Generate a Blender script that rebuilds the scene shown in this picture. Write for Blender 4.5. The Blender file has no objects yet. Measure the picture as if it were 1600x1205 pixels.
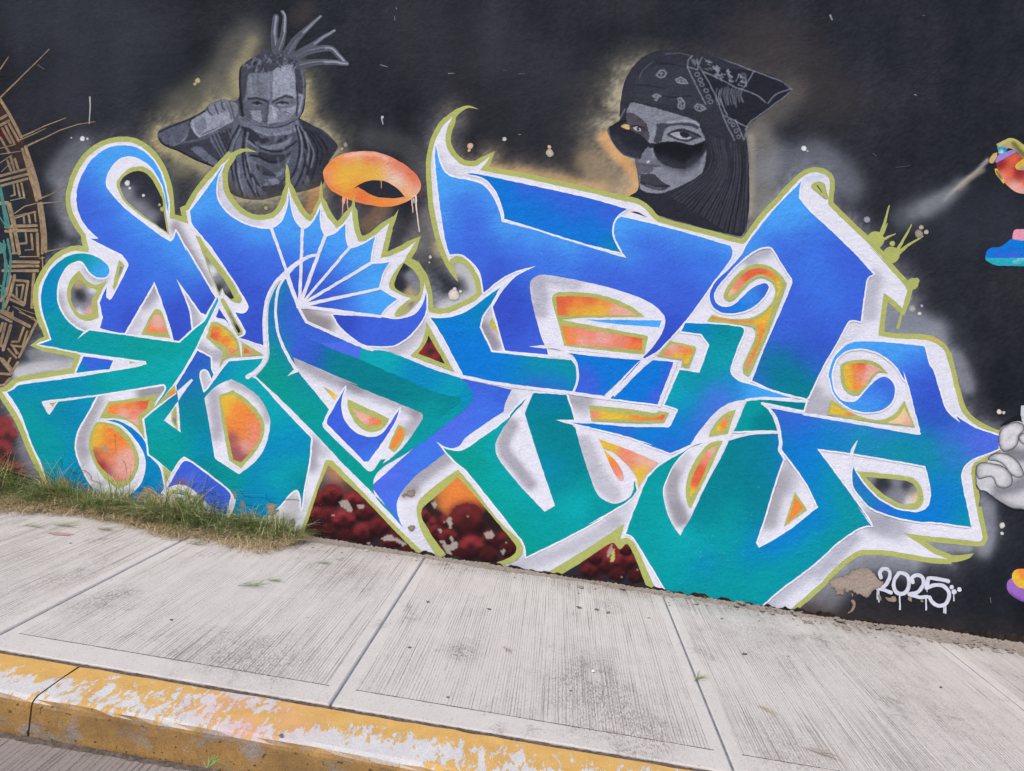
import bpy, bmesh, math, random
import numpy as np
from mathutils import Vector
from mathutils.geometry import delaunay_2d_cdt

# ------------------------------------------------------------------ camera, sky, sun
scene = bpy.context.scene
COL = scene.collection
FPX, YAW, PITCH, DIST, CAMZ = 1100.0, math.radians(4.0), math.radians(3.3), 4.5, 1.5
cam_data = bpy.data.cameras.new('camera')
cam_data.sensor_width = 36.0
cam_data.lens = 36.0 * FPX / 1600.0
cam_data.clip_start = 0.05
cam_data.clip_end = 2000.0
cam = bpy.data.objects.new('camera', cam_data)
COL.objects.link(cam)
cam.location = (0, -DIST, CAMZ)
cam.rotation_euler = (math.radians(90) - PITCH, 0, YAW)
scene.camera = cam

SUN_EL, SUN_AZ = math.radians(58), math.radians(205)      # azimuth from +Y clockwise (behind the camera, to its left)
world = bpy.data.worlds.new('World')
scene.world = world
world.use_nodes = True
wn = world.node_tree.nodes
wl = world.node_tree.links
sky = wn.new('ShaderNodeTexSky')
sky.sky_type = 'NISHITA'
sky.sun_disc = False
sky.sun_elevation = SUN_EL
sky.sun_rotation = SUN_AZ
sky.air_density = 1.0
sky.dust_density = 3.0
sky.ozone_density = 1.0
bg = wn['Background']
bg.inputs['Strength'].default_value = 0.12
wl.new(sky.outputs['Color'], bg.inputs['Color'])
sun_data = bpy.data.lights.new('sun', 'SUN')
sun_data.energy = 1.5
sun_data.angle = math.radians(16)
sun_data.color = (1.0, 0.96, 0.90)
sun = bpy.data.objects.new('sun', sun_data)
COL.objects.link(sun)
sd = Vector((math.sin(SUN_AZ) * math.cos(SUN_EL), math.cos(SUN_AZ) * math.cos(SUN_EL), math.sin(SUN_EL)))
sun.rotation_euler = sd.to_track_quat('Z', 'Y').to_euler()
sun.location = sd * 20

scene.view_settings.view_transform = 'Standard'
scene.view_settings.look = 'None'
scene.view_settings.gamma = 1.0
scene.view_settings.exposure = 0.5
scene.view_settings.use_curve_mapping = False

# ------------------------------------------------------------------ geometry of the place
SL = -0.1344                       # the street falls towards the right
G0 = -0.0015
def gz(x):
    return G0 + SL * x
TH = math.atan(-SL)
CF = np.array([-math.sin(YAW) * math.cos(PITCH), math.cos(YAW) * math.cos(PITCH), -math.sin(PITCH)])
CR = np.array([math.cos(YAW), math.sin(YAW), 0.0])
CU = np.cross(CR, CF)
CC = np.array([0.0, -DIST, CAMZ])
def px_to_wall(P):
    """measured picture coordinates (1600 wide) -> x, z on the wall plane"""
    P = np.asarray(P, float).reshape(-1, 2)
    d = CF + np.outer((P[:, 0] - 800) / FPX, CR) - np.outer((P[:, 1] - 602.5) / FPX, CU)
    t = DIST / d[:, 1]
    return np.stack([t * d[:, 0], CAMZ + t * d[:, 2]], 1)
def wall_to_px(X, Z):
    v = np.stack([X, np.zeros_like(X), Z], 1) - CC
    w = v @ CF
    return np.stack([800 + FPX * (v @ CR) / w, 602.5 - FPX * (v @ CU) / w], 1)
def px_to_ground(x, y, off=0.0):
    d = CF + CR * (x - 800) / FPX - CU * (y - 602.5) / FPX
    t = (G0 + off - CAMZ) / (d[2] - SL * d[0])
    return CC + t * d

rng = np.random.default_rng(7)
random.seed(7)

def link(o, parent=None):
    COL.objects.link(o)
    if parent is not None:
        o.parent = parent
    return o
def tag(o, label=None, cat=None, group=None, kind=None):
    if label: o['label'] = label
    if cat: o['category'] = cat
    if group: o['group'] = group
    if kind: o['kind'] = kind
    return o
def mesh_obj(name, verts, faces, mat, parent=None, cols=None, smooth=False):
    me = bpy.data.meshes.new(name)
    me.from_pydata([tuple(v) for v in verts], [], [tuple(f) for f in faces])
    if cols is not None:
        at = me.color_attributes.new('Col', 'FLOAT_COLOR', 'POINT')
        c = np.ones((len(verts), 4), np.float32)
        c[:, :3] = cols
        at.data.foreach_set('color', c.ravel())
    if smooth:
        me.polygons.foreach_set('use_smooth', [True] * len(me.polygons))
    me.materials.append(mat)
    me.update()
    return link(bpy.data.objects.new(name, me), parent)

# ------------------------------------------------------------------ materials
def new_mat(name):
    m = bpy.data.materials.new(name)
    m.use_nodes = True
    nt = m.node_tree
    b = nt.nodes['Principled BSDF']
    return m, nt, b
def N(nt, kind, **kw):
    n = nt.nodes.new(kind)
    for k, v in kw.items():
        setattr(n, k, v)
    return n
def setin(n, **kw):
    for k, v in kw.items():
        n.inputs[k.replace('_', ' ')].default_value = v
    return n
def math_node(nt, op, a, b=None, clamp=False):
    n = N(nt, 'ShaderNodeMath', operation=op)
    n.use_clamp = clamp
    for i, v in enumerate((a, b)):
        if v is None: continue
        if isinstance(v, (int, float)): n.inputs[i].default_value = v
        else: nt.links.new(v, n.inputs[i])
    return n.outputs[0]
def ramp(nt, src, stops, interp='LINEAR'):
    n = N(nt, 'ShaderNodeValToRGB')
    n.color_ramp.interpolation = interp
    e = n.color_ramp.elements
    while len(e) < len(stops): e.new(0.5)
    for el, (p, c) in zip(e, stops):
        el.position = p
        el.color = (*c, 1) if len(c) == 3 else c
    nt.links.new(src, n.inputs[0])
    return n.outputs[0]
def mix(nt, fac, a, b, mode='MIX'):
    n = N(nt, 'ShaderNodeMix', data_type='RGBA', blend_type=mode)
    for i, v in ((0, fac), (6, a), (7, b)):
        if isinstance(v, (int, float)): n.inputs[i].default_value = v
        elif isinstance(v, tuple): n.inputs[i].default_value = (*v, 1)
        else: nt.links.new(v, n.inputs[i])
    return n.outputs[2]
def noise(nt, vec, scale, detail=2.0, rough=0.5, dist=0.0):
    n = N(nt, 'ShaderNodeTexNoise')
    setin(n, Scale=scale, Detail=detail, Roughness=rough, Distortion=dist)
    nt.links.new(vec, n.inputs['Vector'])
    return n.outputs['Fac']
def mapping(nt, vec, scale=(1, 1, 1), rot=(0, 0, 0), loc=(0, 0, 0)):
    n = N(nt, 'ShaderNodeMapping')
    setin(n, Scale=scale, Rotation=rot, Location=loc)
    nt.links.new(vec, n.inputs['Vector'])
    return n.outputs[0]
def srgb(c):
    c = np.asarray(c, float) / 255.0
    return np.where(c <= 0.04045, c / 12.92, ((c + 0.055) / 1.055) ** 2.4)
def S(*c):
    return tuple(float(v) for v in srgb(c))

def make_paint(name, rough=0.7, bump=0.55):
    """sprayed wall paint: colour comes with the brushwork, grain and render relief are procedural"""
    m, nt, b = new_mat(name)
    geo = N(nt, 'ShaderNodeNewGeometry')
    at = N(nt, 'ShaderNodeAttribute', attribute_name='Col')
    pos = geo.outputs['Position']
    fine = noise(nt, pos, 150, 3, 0.75)
    mid = noise(nt, pos, 42, 3, 0.6)
    big = noise(nt, pos, 2.2, 4, 0.6)
    g = math_node(nt, 'ADD', math_node(nt, 'MULTIPLY', fine, 0.56), math_node(nt, 'MULTIPLY', mid, 0.26))
    g = math_node(nt, 'ADD', g, math_node(nt, 'MULTIPLY', big, 0.16))
    g = math_node(nt, 'ADD', g, 0.53)
    gc = N(nt, 'ShaderNodeCombineColor')
    for i in range(3): nt.links.new(g, gc.inputs[i])
    c = mix(nt, 1.0, at.outputs['Color'], gc.outputs[0], 'MULTIPLY')
    # worn pin holes that show the pale render
    pin = noise(nt, pos, 150, 1, 0.5)
    wear = noise(nt, pos, 1.7, 3, 0.6)
    pm = math_node(nt, 'GREATER_THAN', math_node(nt, 'ADD', pin, math_node(nt, 'MULTIPLY', wear, 0.25)), 0.93)
    c = mix(nt, math_node(nt, 'MULTIPLY', pm, 0.5), c, S(170, 165, 160))
    nt.links.new(c, b.inputs['Base Color'])
    setin(b, Roughness=rough)
    b.inputs['Specular IOR Level'].default_value = 0.08
    h = math_node(nt, 'ADD', math_node(nt, 'MULTIPLY', noise(nt, pos, 75, 3, 0.65), 1.0),
                  math_node(nt, 'MULTIPLY', noise(nt, pos, 14, 2, 0.5), 1.3))
    patch = ramp(nt, noise(nt, pos, 1.9, 4, 0.65, 0.6), [(0.34, (0.35, 0.35, 0.35)), (0.66, (1.25, 1.25, 1.25))])
    h = math_node(nt, 'MULTIPLY', h, patch)
    trow = noise(nt, mapping(nt, pos, (3.0, 1, 9.0), (0, 0.35, 0)), 1.0, 3, 0.55, 1.2)
    h = math_node(nt, 'ADD', h, math_node(nt, 'MULTIPLY', trow, 0.8))
    bp = N(nt, 'ShaderNodeBump')
    setin(bp, Strength=bump, Distance=0.008)
    nt.links.new(h, bp.inputs['Height'])
    nt.links.new(bp.outputs[0], b.inputs['Normal'])
    return m
M_PAINT = make_paint('mural_paint')

def make_concrete(name, base, dark, broom=True, stains=(), axis_freq=230.0, thr0=0.375, line_a=0.48, tines=78.0, pore=0.66):
    m, nt, b = new_mat(name)
    tc = N(nt, 'ShaderNodeTexCoord')
    geo = N(nt, 'ShaderNodeNewGeometry')
    pos = geo.outputs['Position']
    ob = tc.outputs['Object']
    big = noise(nt, pos, 1.1, 5, 0.62)
    mid = noise(nt, pos, 9, 5, 0.65)
    fine = noise(nt, pos, 160, 3, 0.7)
    col = ramp(nt, big, [(0.3, tuple(v * 0.90 for v in base)), (0.7, tuple(v * 1.06 for v in base))])
    col = mix(nt, 0.5, col, ramp(nt, mid, [(0.25, tuple(v * 0.80 for v in base)), (0.65, tuple(v * 1.05 for v in base))]))
    col = mix(nt, 0.45, col, ramp(nt, fine, [(0.3, tuple(v * 0.66 for v in base)), (0.6, tuple(v * 1.08 for v in base))]))
    h = math_node(nt, 'ADD', math_node(nt, 'MULTIPLY', fine, 0.5), math_node(nt, 'MULTIPLY', mid, 0.3))
    if broom:
        # broom strokes run across the pavement: noise stretched along y
        wob = noise(nt, pos, 2.0, 2, 0.5)
        sx = N(nt, 'ShaderNodeSeparateXYZ'); nt.links.new(ob, sx.inputs[0])
        cx = N(nt, 'ShaderNodeCombineXYZ')
        nt.links.new(math_node(nt, 'ADD', math_node(nt, 'MULTIPLY', sx.outputs[0], axis_freq), math_node(nt, 'MULTIPLY', wob, 2.0)), cx.inputs[0])
        nt.links.new(math_node(nt, 'MULTIPLY', sx.outputs[1], 1.3), cx.inputs[1])
        oi = N(nt, 'ShaderNodeObjectInfo')
        nt.links.new(math_node(nt, 'MULTIPLY', oi.outputs['Random'], 50.0), cx.inputs[2])
        st = noise(nt, cx.outputs[0], 1.0, 1, 0.5)
        cx2 = N(nt, 'ShaderNodeCombineXYZ')
        nt.links.new(math_node(nt, 'MULTIPLY', sx.outputs[0], axis_freq * 0.42), cx2.inputs[0])
        nt.links.new(math_node(nt, 'MULTIPLY', sx.outputs[1], 0.7), cx2.inputs[1])
        nt.links.new(math_node(nt, 'MULTIPLY', oi.outputs['Random'], 90.0), cx2.inputs[2])
        st2 = noise(nt, cx2.outputs[0], 1.0, 2, 0.6)
        # trowelled border round every slab (attribute baked per vertex is not needed: object space box)
        at = N(nt, 'ShaderNodeAttribute', attribute_name='field')
        fld = at.outputs['Fac']
        dirt = noise(nt, pos, 1.6, 4, 0.65)
        speck = noise(nt, pos, 130, 3, 0.7)
        thr = math_node(nt, 'ADD', math_node(nt, 'MULTIPLY', math_node(nt, 'SUBTRACT', dirt, 0.5), 0.46), thr0)
        thr = math_node(nt, 'ADD', thr, math_node(nt, 'MULTIPLY', math_node(nt, 'SUBTRACT', speck, 0.5), 0.16))
        s = math_node(nt, 'ADD', math_node(nt, 'MULTIPLY', st, 0.72), math_node(nt, 'MULTIPLY', st2, 0.28))
        lines = N(nt, 'ShaderNodeMapRange'); lines.interpolation_type = 'SMOOTHSTEP'
        nt.links.new(s, lines.inputs[0])
        nt.links.new(math_node(nt, 'SUBTRACT', thr, 0.04), lines.inputs[1])
        nt.links.new(math_node(nt, 'ADD', thr, 0.04), lines.inputs[2])
        lines.inputs[3].default_value = 1.0
        lines.inputs[4].default_value = 0.0
        lm = math_node(nt, 'MULTIPLY', math_node(nt, 'MULTIPLY', lines.outputs[0], fld), line_a)
        # tines of the broom: evenly spaced fine grooves that wander a little and fade in and out
        jx = noise(nt, mapping(nt, ob, (7, 0.5, 1)), 1.0, 2, 0.5)
        ph = math_node(nt, 'ADD', math_node(nt, 'MULTIPLY', sx.outputs[0], tines), math_node(nt, 'MULTIPLY', jx, 4.0))
        tri = math_node(nt, 'ABSOLUTE', math_node(nt, 'SUBTRACT', math_node(nt, 'FRACT', ph), 0.5))
        grv = ramp(nt, tri, [(0.04, (1, 1, 1)), (0.22, (0, 0, 0))])
        stg = ramp(nt, noise(nt, mapping(nt, ob, (26, 1.6, 1)), 1.0, 3, 0.65), [(0.36, (0.15, 0.15, 0.15)), (0.66, (1, 1, 1))])
        spk = ramp(nt, speck, [(0.36, (0.25, 0.25, 0.25)), (0.58, (1, 1, 1))])
        gm = math_node(nt, 'MULTIPLY', math_node(nt, 'MULTIPLY', grv, stg), math_node(nt, 'MULTIPLY', spk, fld))
        col = mix(nt, math_node(nt, 'MULTIPLY', gm, 0.78), col, dark)
        h = math_node(nt, 'SUBTRACT', h, math_node(nt, 'MULTIPLY', gm, 0.6))
        col = mix(nt, lm, col, dark)
        h = math_node(nt, 'SUBTRACT', h, math_node(nt, 'MULTIPLY', math_node(nt, 'MULTIPLY', lines.outputs[0], fld), 0.9))
        yy = N(nt, 'ShaderNodeSeparateXYZ'); nt.links.new(pos, yy.inputs[0])
        foot = ramp(nt, math_node(nt, 'ADD', math_node(nt, 'ADD', yy.outputs[1], 0.35), math_node(nt, 'MULTIPLY', math_node(nt, 'SUBTRACT', mid, 0.5), 0.25)), [(0.10, (0, 0, 0)), (0.33, (1, 1, 1))])
        fsp = ramp(nt, noise(nt, mapping(nt, pos, (120, 60, 60)), 1.0, 3, 0.7), [(0.40, (0, 0, 0)), (0.58, (1, 1, 1))])
        col = mix(nt, math_node(nt, 'MULTIPLY', math_node(nt, 'MULTIPLY', foot, fsp), 0.55), col, dark)
        # grime blotches with their own shape
        blot = noise(nt, pos, 3.1, 6, 0.72)
        bm = ramp(nt, blot, [(0.57, (0, 0, 0)), (0.70, (1, 1, 1))])
        gr = noise(nt, pos, 70, 3, 0.7)
        bm2 = math_node(nt, 'MULTIPLY', bm, ramp(nt, gr, [(0.42, (0, 0, 0)), (0.58, (1, 1, 1))]))
        col = mix(nt, math_node(nt, 'MULTIPLY', bm2, 0.62), col, dark)
    for (sx_, sy_, sr_, sa_) in stains:                      # trodden dirt at particular places
        dn = N(nt, 'ShaderNodeVectorMath', operation='DISTANCE')
        mp = mapping(nt, pos, (1, 0.62, 0))
        nt.links.new(mp, dn.inputs[0]); dn.inputs[1].default_value = (sx_, sy_ * 0.62, 0)
        rim = math_node(nt, 'ADD', dn.outputs['Value'], math_node(nt, 'MULTIPLY', math_node(nt, 'SUBTRACT', mid, 0.5), sr_ * 1.6))
        sm = ramp(nt, math_node(nt, 'DIVIDE', rim, sr_ * 2), [(0.1, (1, 1, 1)), (0.55, (0, 0, 0))])
        sk = ramp(nt, noise(nt, mapping(nt, pos, (210, 55, 60)), 1.0, 4, 0.75), [(0.46, (0, 0, 0)), (0.60, (1, 1, 1))])
        col = mix(nt, math_node(nt, 'MULTIPLY', math_node(nt, 'MULTIPLY', sm, sk), sa_), col, dark)
    # pores
    por = noise(nt, pos, 95, 2, 0.55)
    pmask = ramp(nt, por, [(pore, (0, 0, 0)), (pore + 0.06, (1, 1, 1))])
    col = mix(nt, math_node(nt, 'MULTIPLY', pmask, 0.5), col, dark)
    nt.links.new(col, b.inputs['Base Color'])
    setin(b, Roughness=0.88)
    b.inputs['Specular IOR Level'].default_value = 0.25
    bp = N(nt, 'ShaderNodeBump')
    setin(bp, Strength=0.55, Distance=0.004)
    nt.links.new(h, bp.inputs['Height'])
    nt.links.new(bp.outputs[0], b.inputs['Normal'])
    return m
STAINS = [(*px_to_ground(*p)[:2], r_, a_) for p, r_, a_ in (((722, 1018), .10, .8), ((890, 1080), .22, .5), ((960, 1110), .24, .55), ((930, 1040), .2, .5), ((180, 932), .10, .7), ((130, 945), .12, .5), ((350, 1015), .2, .55), ((430, 1030), .2, .55),
    ((95, 905), .12, .45), ((1180, 985), .35, .45), ((950, 945), .10, .6), ((1480, 1120), .3, .35), ((1240, 1190), .2, .5), ((560, 900), .25, .4), ((1020, 1150), .15, .6), ((1350, 1010), .3, .4))]
M_SLAB = make_concrete('broomed_concrete', S(203, 196, 190), S(88, 78, 70), axis_freq=260.0, stains=STAINS)
M_ROAD = make_concrete('grooved_road_concrete', S(146, 136, 131), S(70, 61, 57), broom=True, axis_freq=60.0, thr0=0.40, line_a=0.5, tines=44.0)
M_PLAIN = make_concrete('plain_concrete', S(150, 147, 145), S(80, 74, 70), broom=False)
M_DIRT = make_concrete('dirty_mortar', S(146, 136, 127), S(48, 41, 36), broom=False, pore=0.58)

def make_kerb():
    m, nt, b = new_mat('worn_yellow_kerb_paint')
    geo = N(nt, 'ShaderNodeNewGeometry')
    pos = geo.outputs['Position']
    nz = N(nt, 'ShaderNodeSeparateXYZ'); nt.links.new(geo.outputs['True Normal'], nz.inputs[0])
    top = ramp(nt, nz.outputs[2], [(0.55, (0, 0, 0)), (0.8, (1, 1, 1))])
    fine = noise(nt, pos, 170, 3, 0.7)
    mid = noise(nt, pos, 12, 4, 0.6)
    yel = ramp(nt, mid, [(0.3, S(196, 150, 76)), (0.7, S(214, 172, 98))])
    yel = mix(nt, 0.3, yel, ramp(nt, fine, [(0.3, S(158, 116, 64)), (0.6, S(220, 180, 112))]))
    conc = mix(nt, 0.5, ramp(nt, mid, [(0.3, S(190, 186, 185)), (0.7, S(210, 207, 205))]),
               ramp(nt, fine, [(0.3, S(160, 156, 154)), (0.6, S(214, 211, 209))]))
    # scraped paint on the top: ragged, streaked across the kerb at a slant
    sp = mapping(nt, pos, (30, 14, 10), (0, 0, math.radians(34)))
    pe = noise(nt, sp, 1.0, 9, 0.70, 0.35)
    lo = noise(nt, mapping(nt, pos, (1.9, 4.5, 1), loc=(3.2, 1.1, 0)), 1.0, 2, 0.5)
    # more scraped towards the front edge
    py = N(nt, 'ShaderNodeSeparateXYZ'); nt.links.new(pos, py.inputs[0])
    front = math_node(nt, 'MULTIPLY', math_node(nt, 'SUBTRACT', -2.07, py.outputs[1]), 0.55)
    v = math_node(nt, 'ADD', math_node(nt, 'ADD', math_node(nt, 'MULTIPLY', pe, 0.80), math_node(nt, 'MULTIPLY', lo, 0.52)), front)
    peel = ramp(nt, v, [(0.668, (0, 0, 0)), (0.680, (1, 1, 1))])
    ctop = mix(nt, peel, yel, conc)
    pk = noise(nt, mapping(nt, pos, loc=(5, 1, 2)), 5.0, 3, 0.6)
    pkd = N(nt, 'ShaderNodeVectorMath', operation='DISTANCE')
    nt.links.new(pos, pkd.inputs[0]); pkd.inputs[1].default_value = (-1.12, -2.10, 0.15)
    pkm = math_node(nt, 'MULTIPLY', ramp(nt, pkd.outputs['Value'], [(0.05, (1, 1, 1)), (0.30, (0, 0, 0))]), ramp(nt, pk, [(0.42, (0, 0, 0)), (0.6, (1, 1, 1))]))
    ctop = mix(nt, math_node(nt, 'MULTIPLY', pkm, 0.38), ctop, S(220, 150, 150))
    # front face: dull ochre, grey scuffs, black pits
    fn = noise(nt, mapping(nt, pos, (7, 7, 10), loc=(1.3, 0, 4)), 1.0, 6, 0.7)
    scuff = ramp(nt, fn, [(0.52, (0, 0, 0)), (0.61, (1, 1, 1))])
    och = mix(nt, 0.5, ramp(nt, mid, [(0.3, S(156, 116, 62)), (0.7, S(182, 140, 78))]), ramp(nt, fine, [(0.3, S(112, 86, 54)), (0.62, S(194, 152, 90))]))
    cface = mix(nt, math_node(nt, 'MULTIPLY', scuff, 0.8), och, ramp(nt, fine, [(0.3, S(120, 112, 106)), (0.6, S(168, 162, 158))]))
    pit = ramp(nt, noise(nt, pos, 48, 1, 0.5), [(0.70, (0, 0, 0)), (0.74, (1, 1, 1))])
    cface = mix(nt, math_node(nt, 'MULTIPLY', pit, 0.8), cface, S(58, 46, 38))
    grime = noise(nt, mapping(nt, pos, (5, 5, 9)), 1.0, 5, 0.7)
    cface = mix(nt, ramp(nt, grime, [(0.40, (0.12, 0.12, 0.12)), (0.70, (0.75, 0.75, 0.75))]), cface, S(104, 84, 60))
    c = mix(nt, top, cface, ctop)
    nt.links.new(c, b.inputs['Base Color'])
    setin(b, Roughness=0.75)
    b.inputs['Specular IOR Level'].default_value = 0.3
    h = math_node(nt, 'SUBTRACT', math_node(nt, 'MULTIPLY', fine, 0.6), math_node(nt, 'MULTIPLY', peel, 0.5))
    h = math_node(nt, 'SUBTRACT', h, pit)
    bp = N(nt, 'ShaderNodeBump'); setin(bp, Strength=0.5, Distance=0.004)
    nt.links.new(h, bp.inputs['Height']); nt.links.new(bp.outputs[0], b.inputs['Normal'])
    return m
M_KERB = make_kerb()

def simple_mat(name, c1, c2, scale=8.0, rough=0.8, bump=0.2):
    m, nt, b = new_mat(name)
    geo = N(nt, 'ShaderNodeNewGeometry')
    n = noise(nt, geo.outputs['Position'], scale, 4, 0.6)
    nt.links.new(ramp(nt, n, [(0.3, c1), (0.7, c2)]), b.inputs['Base Color'])
    setin(b, Roughness=rough)
    b.inputs['Specular IOR Level'].default_value = 0.3
    bp = N(nt, 'ShaderNodeBump'); setin(bp, Strength=bump, Distance=0.004)
    nt.links.new(n, bp.inputs['Height']); nt.links.new(bp.outputs[0], b.inputs['Normal'])
    return m
def blade_mat(name):
    m, nt, b = new_mat(name)
    at = N(nt, 'ShaderNodeAttribute', attribute_name='Col')
    geo = N(nt, 'ShaderNodeNewGeometry')
    n = noise(nt, geo.outputs['Position'], 60, 2, 0.5)
    c = mix(nt, 0.12, at.outputs['Color'], mix(nt, n, at.outputs['Color'], (0.20, 0.18, 0.08)))
    nt.links.new(c, b.inputs['Base Color'])
    setin(b, Roughness=0.65)
    b.inputs['Subsurface Weight'].default_value = 0.0
    return m
M_GRASS = blade_mat('grass_blades')
M_STONE = simple_mat('pale_stone', S(150, 142, 132), S(205, 200, 190), 40)
M_SOIL = simple_mat('dry_soil', S(128, 108, 86), S(176, 154, 124), 30, 0.95, 0.6)
M_GUM = simple_mat('trodden_gum', S(82, 80, 80), S(112, 108, 106), 30)
M_SEAL = simple_mat('joint_sealant', S(98, 100, 106), S(128, 130, 138), 20, 0.7, 0.3)

# ------------------------------------------------------------------ ground, road, pavement, kerb
Y_K0, Y_K1, KH = -1.93, -2.195, 0.143     # inner edge and front edge of the kerb, kerb face height
def sloped(x, y, dz=0.0):
    return (x, y, gz(x) + dz)

# ground: one sheet far beyond everything, following the fall of the street
gs = 400
mesh_obj('ground', [sloped(-gs, -gs, -0.40), sloped(gs, -gs, -0.40), sloped(gs, gs, -0.40), sloped(-gs, gs, -0.40)], [(0, 1, 2, 3)], M_PLAIN)
tag(bpy.data.objects['ground'], 'dull grey ground sheet lying under street and wall', kind='structure')

def grid_sheet(name, x0, x1, y0, y1, nx, ny, dz, mat, parent=None, field=None, loc=None, jitter=0.0, skirt=0.0):
    """slab-like sheet with rounded rim, in the street's own frame (rotated about y by TH)"""
    xs = np.linspace(x0, x1, nx); ys = np.linspace(y0, y1, ny)
    V, F, fl = [], [], []
    for j, y in enumerate(ys):
        for i, x in enumerate(xs):
            V.append((x, y, dz + (rng.normal() * jitter if jitter else 0)))
            fl.append(field(x, y) if field else 1.0)
    for j in range(ny - 1):
        for i in range(nx - 1):
            a = j * nx + i
            F.append((a, a + 1, a + nx + 1, a + nx))
    if skirt:
        n0 = len(V)
        ring = [i for i in range(nx)] + [j * nx + nx - 1 for j in range(1, ny)] + [(ny - 1) * nx + i for i in range(nx - 2, -1, -1)] + [j * nx for j in range(ny - 2, 0, -1)]
        for r in ring:
            V.append((V[r][0], V[r][1], dz - skirt)); fl.append(0.0)
        k = len(ring)
        for i in range(k):
            a, b = ring[i], ring[(i + 1) % k]
            F.append((b, a, n0 + i, n0 + (i + 1) % k))
    o = mesh_obj(name, V, F, mat, parent)
    at = o.data.attributes.new('field', 'FLOAT', 'POINT')
    at.data.foreach_set('value', np.array(fl, np.float32))
    o.rotation_euler = (0, TH, 0)
    if loc is not None: o.location = loc
    return o

# road
road = grid_sheet('road', -16, 16, -14, Y_K1 - 0.0, 65, 41, 0.0, M_ROAD, loc=(0, 0, G0 - KH - 0.002))
tag(road, 'worn grey grooved concrete road at the foot of the kerb', kind='structure')
# pavement bed and its slabs
side = grid_sheet('sidewalk', -12, 12, Y_K0 - 0.02, 0.15, 49, 9, 0.0, M_DIRT, loc=(0, 0, G0 - 0.022), jitter=0.0015)
tag(side, 'pale broomed concrete pavement sloping down along the painted wall', kind='structure')
JX = [-11.5, -9.98, -8.45, -6.92, -5.39, -3.86, -2.31, -0.885, 0.648, 2.30, 3.83, 5.36, 6.9, 8.43, 9.96]
def slab_field_factory(L, Wd, b0=0.055, bk=0.135):
    def f(x, y):
        d = min(x, L - x)
        dk = y - 0.0
        e = 1.0
        if d < b0: e = 0.0
        if dk < bk: e = 0.0
        return e
    return f
for i in range(len(JX) - 1):
    gap = 0.005
    xa, xb = JX[i] + gap, JX[i + 1] - gap
    L = (xb - xa) / math.cos(TH)
    Wd = abs(Y_K0) - 0.012
    # non-uniform grid so that the trowelled border is sharp
    xs = sorted(set([0, 0.006, 0.05, 0.058, L - 0.058, L - 0.05, L - 0.006, L] + list(np.linspace(0.1, L - 0.1, 12))))
    ys = sorted(set([0, 0.006, 0.128, 0.138, Wd] + list(np.linspace(0.2, Wd, 14))))
    V, F, fl = [], [], []
    ff = slab_field_factory(L, Wd)
    for y in ys:
        for x in xs:
            rim = (x < 0.003 or x > L - 0.003 or y < 0.003)
            V.append((x, y, -0.005 if rim else rng.normal() * 0.0004)); fl.append(ff(x, y))
    nx = len(xs)
    for j in range(len(ys) - 1):
        for k in range(nx - 1):
            a = j * nx + k
            F.append((a, a + 1, a + nx + 1, a + nx))
    n0 = len(V)
    ring = [k for k in range(nx)] + [j * nx + nx - 1 for j in range(1, len(ys))] + [(len(ys) - 1) * nx + k for k in range(nx - 2, -1, -1)] + [j * nx for j in range(len(ys) - 2, 0, -1)]
    for r in ring:
        V.append((V[r][0], V[r][1], -0.06)); fl.append(0.0)
    for k in range(len(ring)):
        a, b2 = ring[k], ring[(k + 1) % len(ring)]
        F.append((b2, a, n0 + k, n0 + (k + 1) % len(ring)))
    o = mesh_obj('slab', V, F, M_SLAB, side)
    at = o.data.attributes.new('field', 'FLOAT', 'POINT')
    at.data.foreach_set('value', np.array(fl, np.float32))
    # parent (sidewalk) is already rotated about y: place in its frame
    o.location = (xa / math.cos(TH), Y_K0 + 0.012, 0.022 * math.cos(TH))
    # grey sealant in the joint
    w = 0.006 if i not in (6, 7) else 0.009
    c = JX[i] / math.cos(TH)
    mesh_obj('joint_strip', [(c - w, Y_K0 + 0.02, 0.0), (c + w, Y_K0 + 0.02, 0.0), (c + w, -0.02, 0.0), (c - w, -0.02, 0.0),
                              (c - w, Y_K0 + 0.02, 0.0165), (c + w, Y_K0 + 0.02, 0.0165), (c + w, -0.02, 0.0165), (c - w, -0.02, 0.0165)],
             [(4, 5, 6, 7), (0, 1, 5, 4), (1, 2, 6, 5), (2, 3, 7, 6), (3, 0, 4, 7)], M_SEAL, side)

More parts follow.
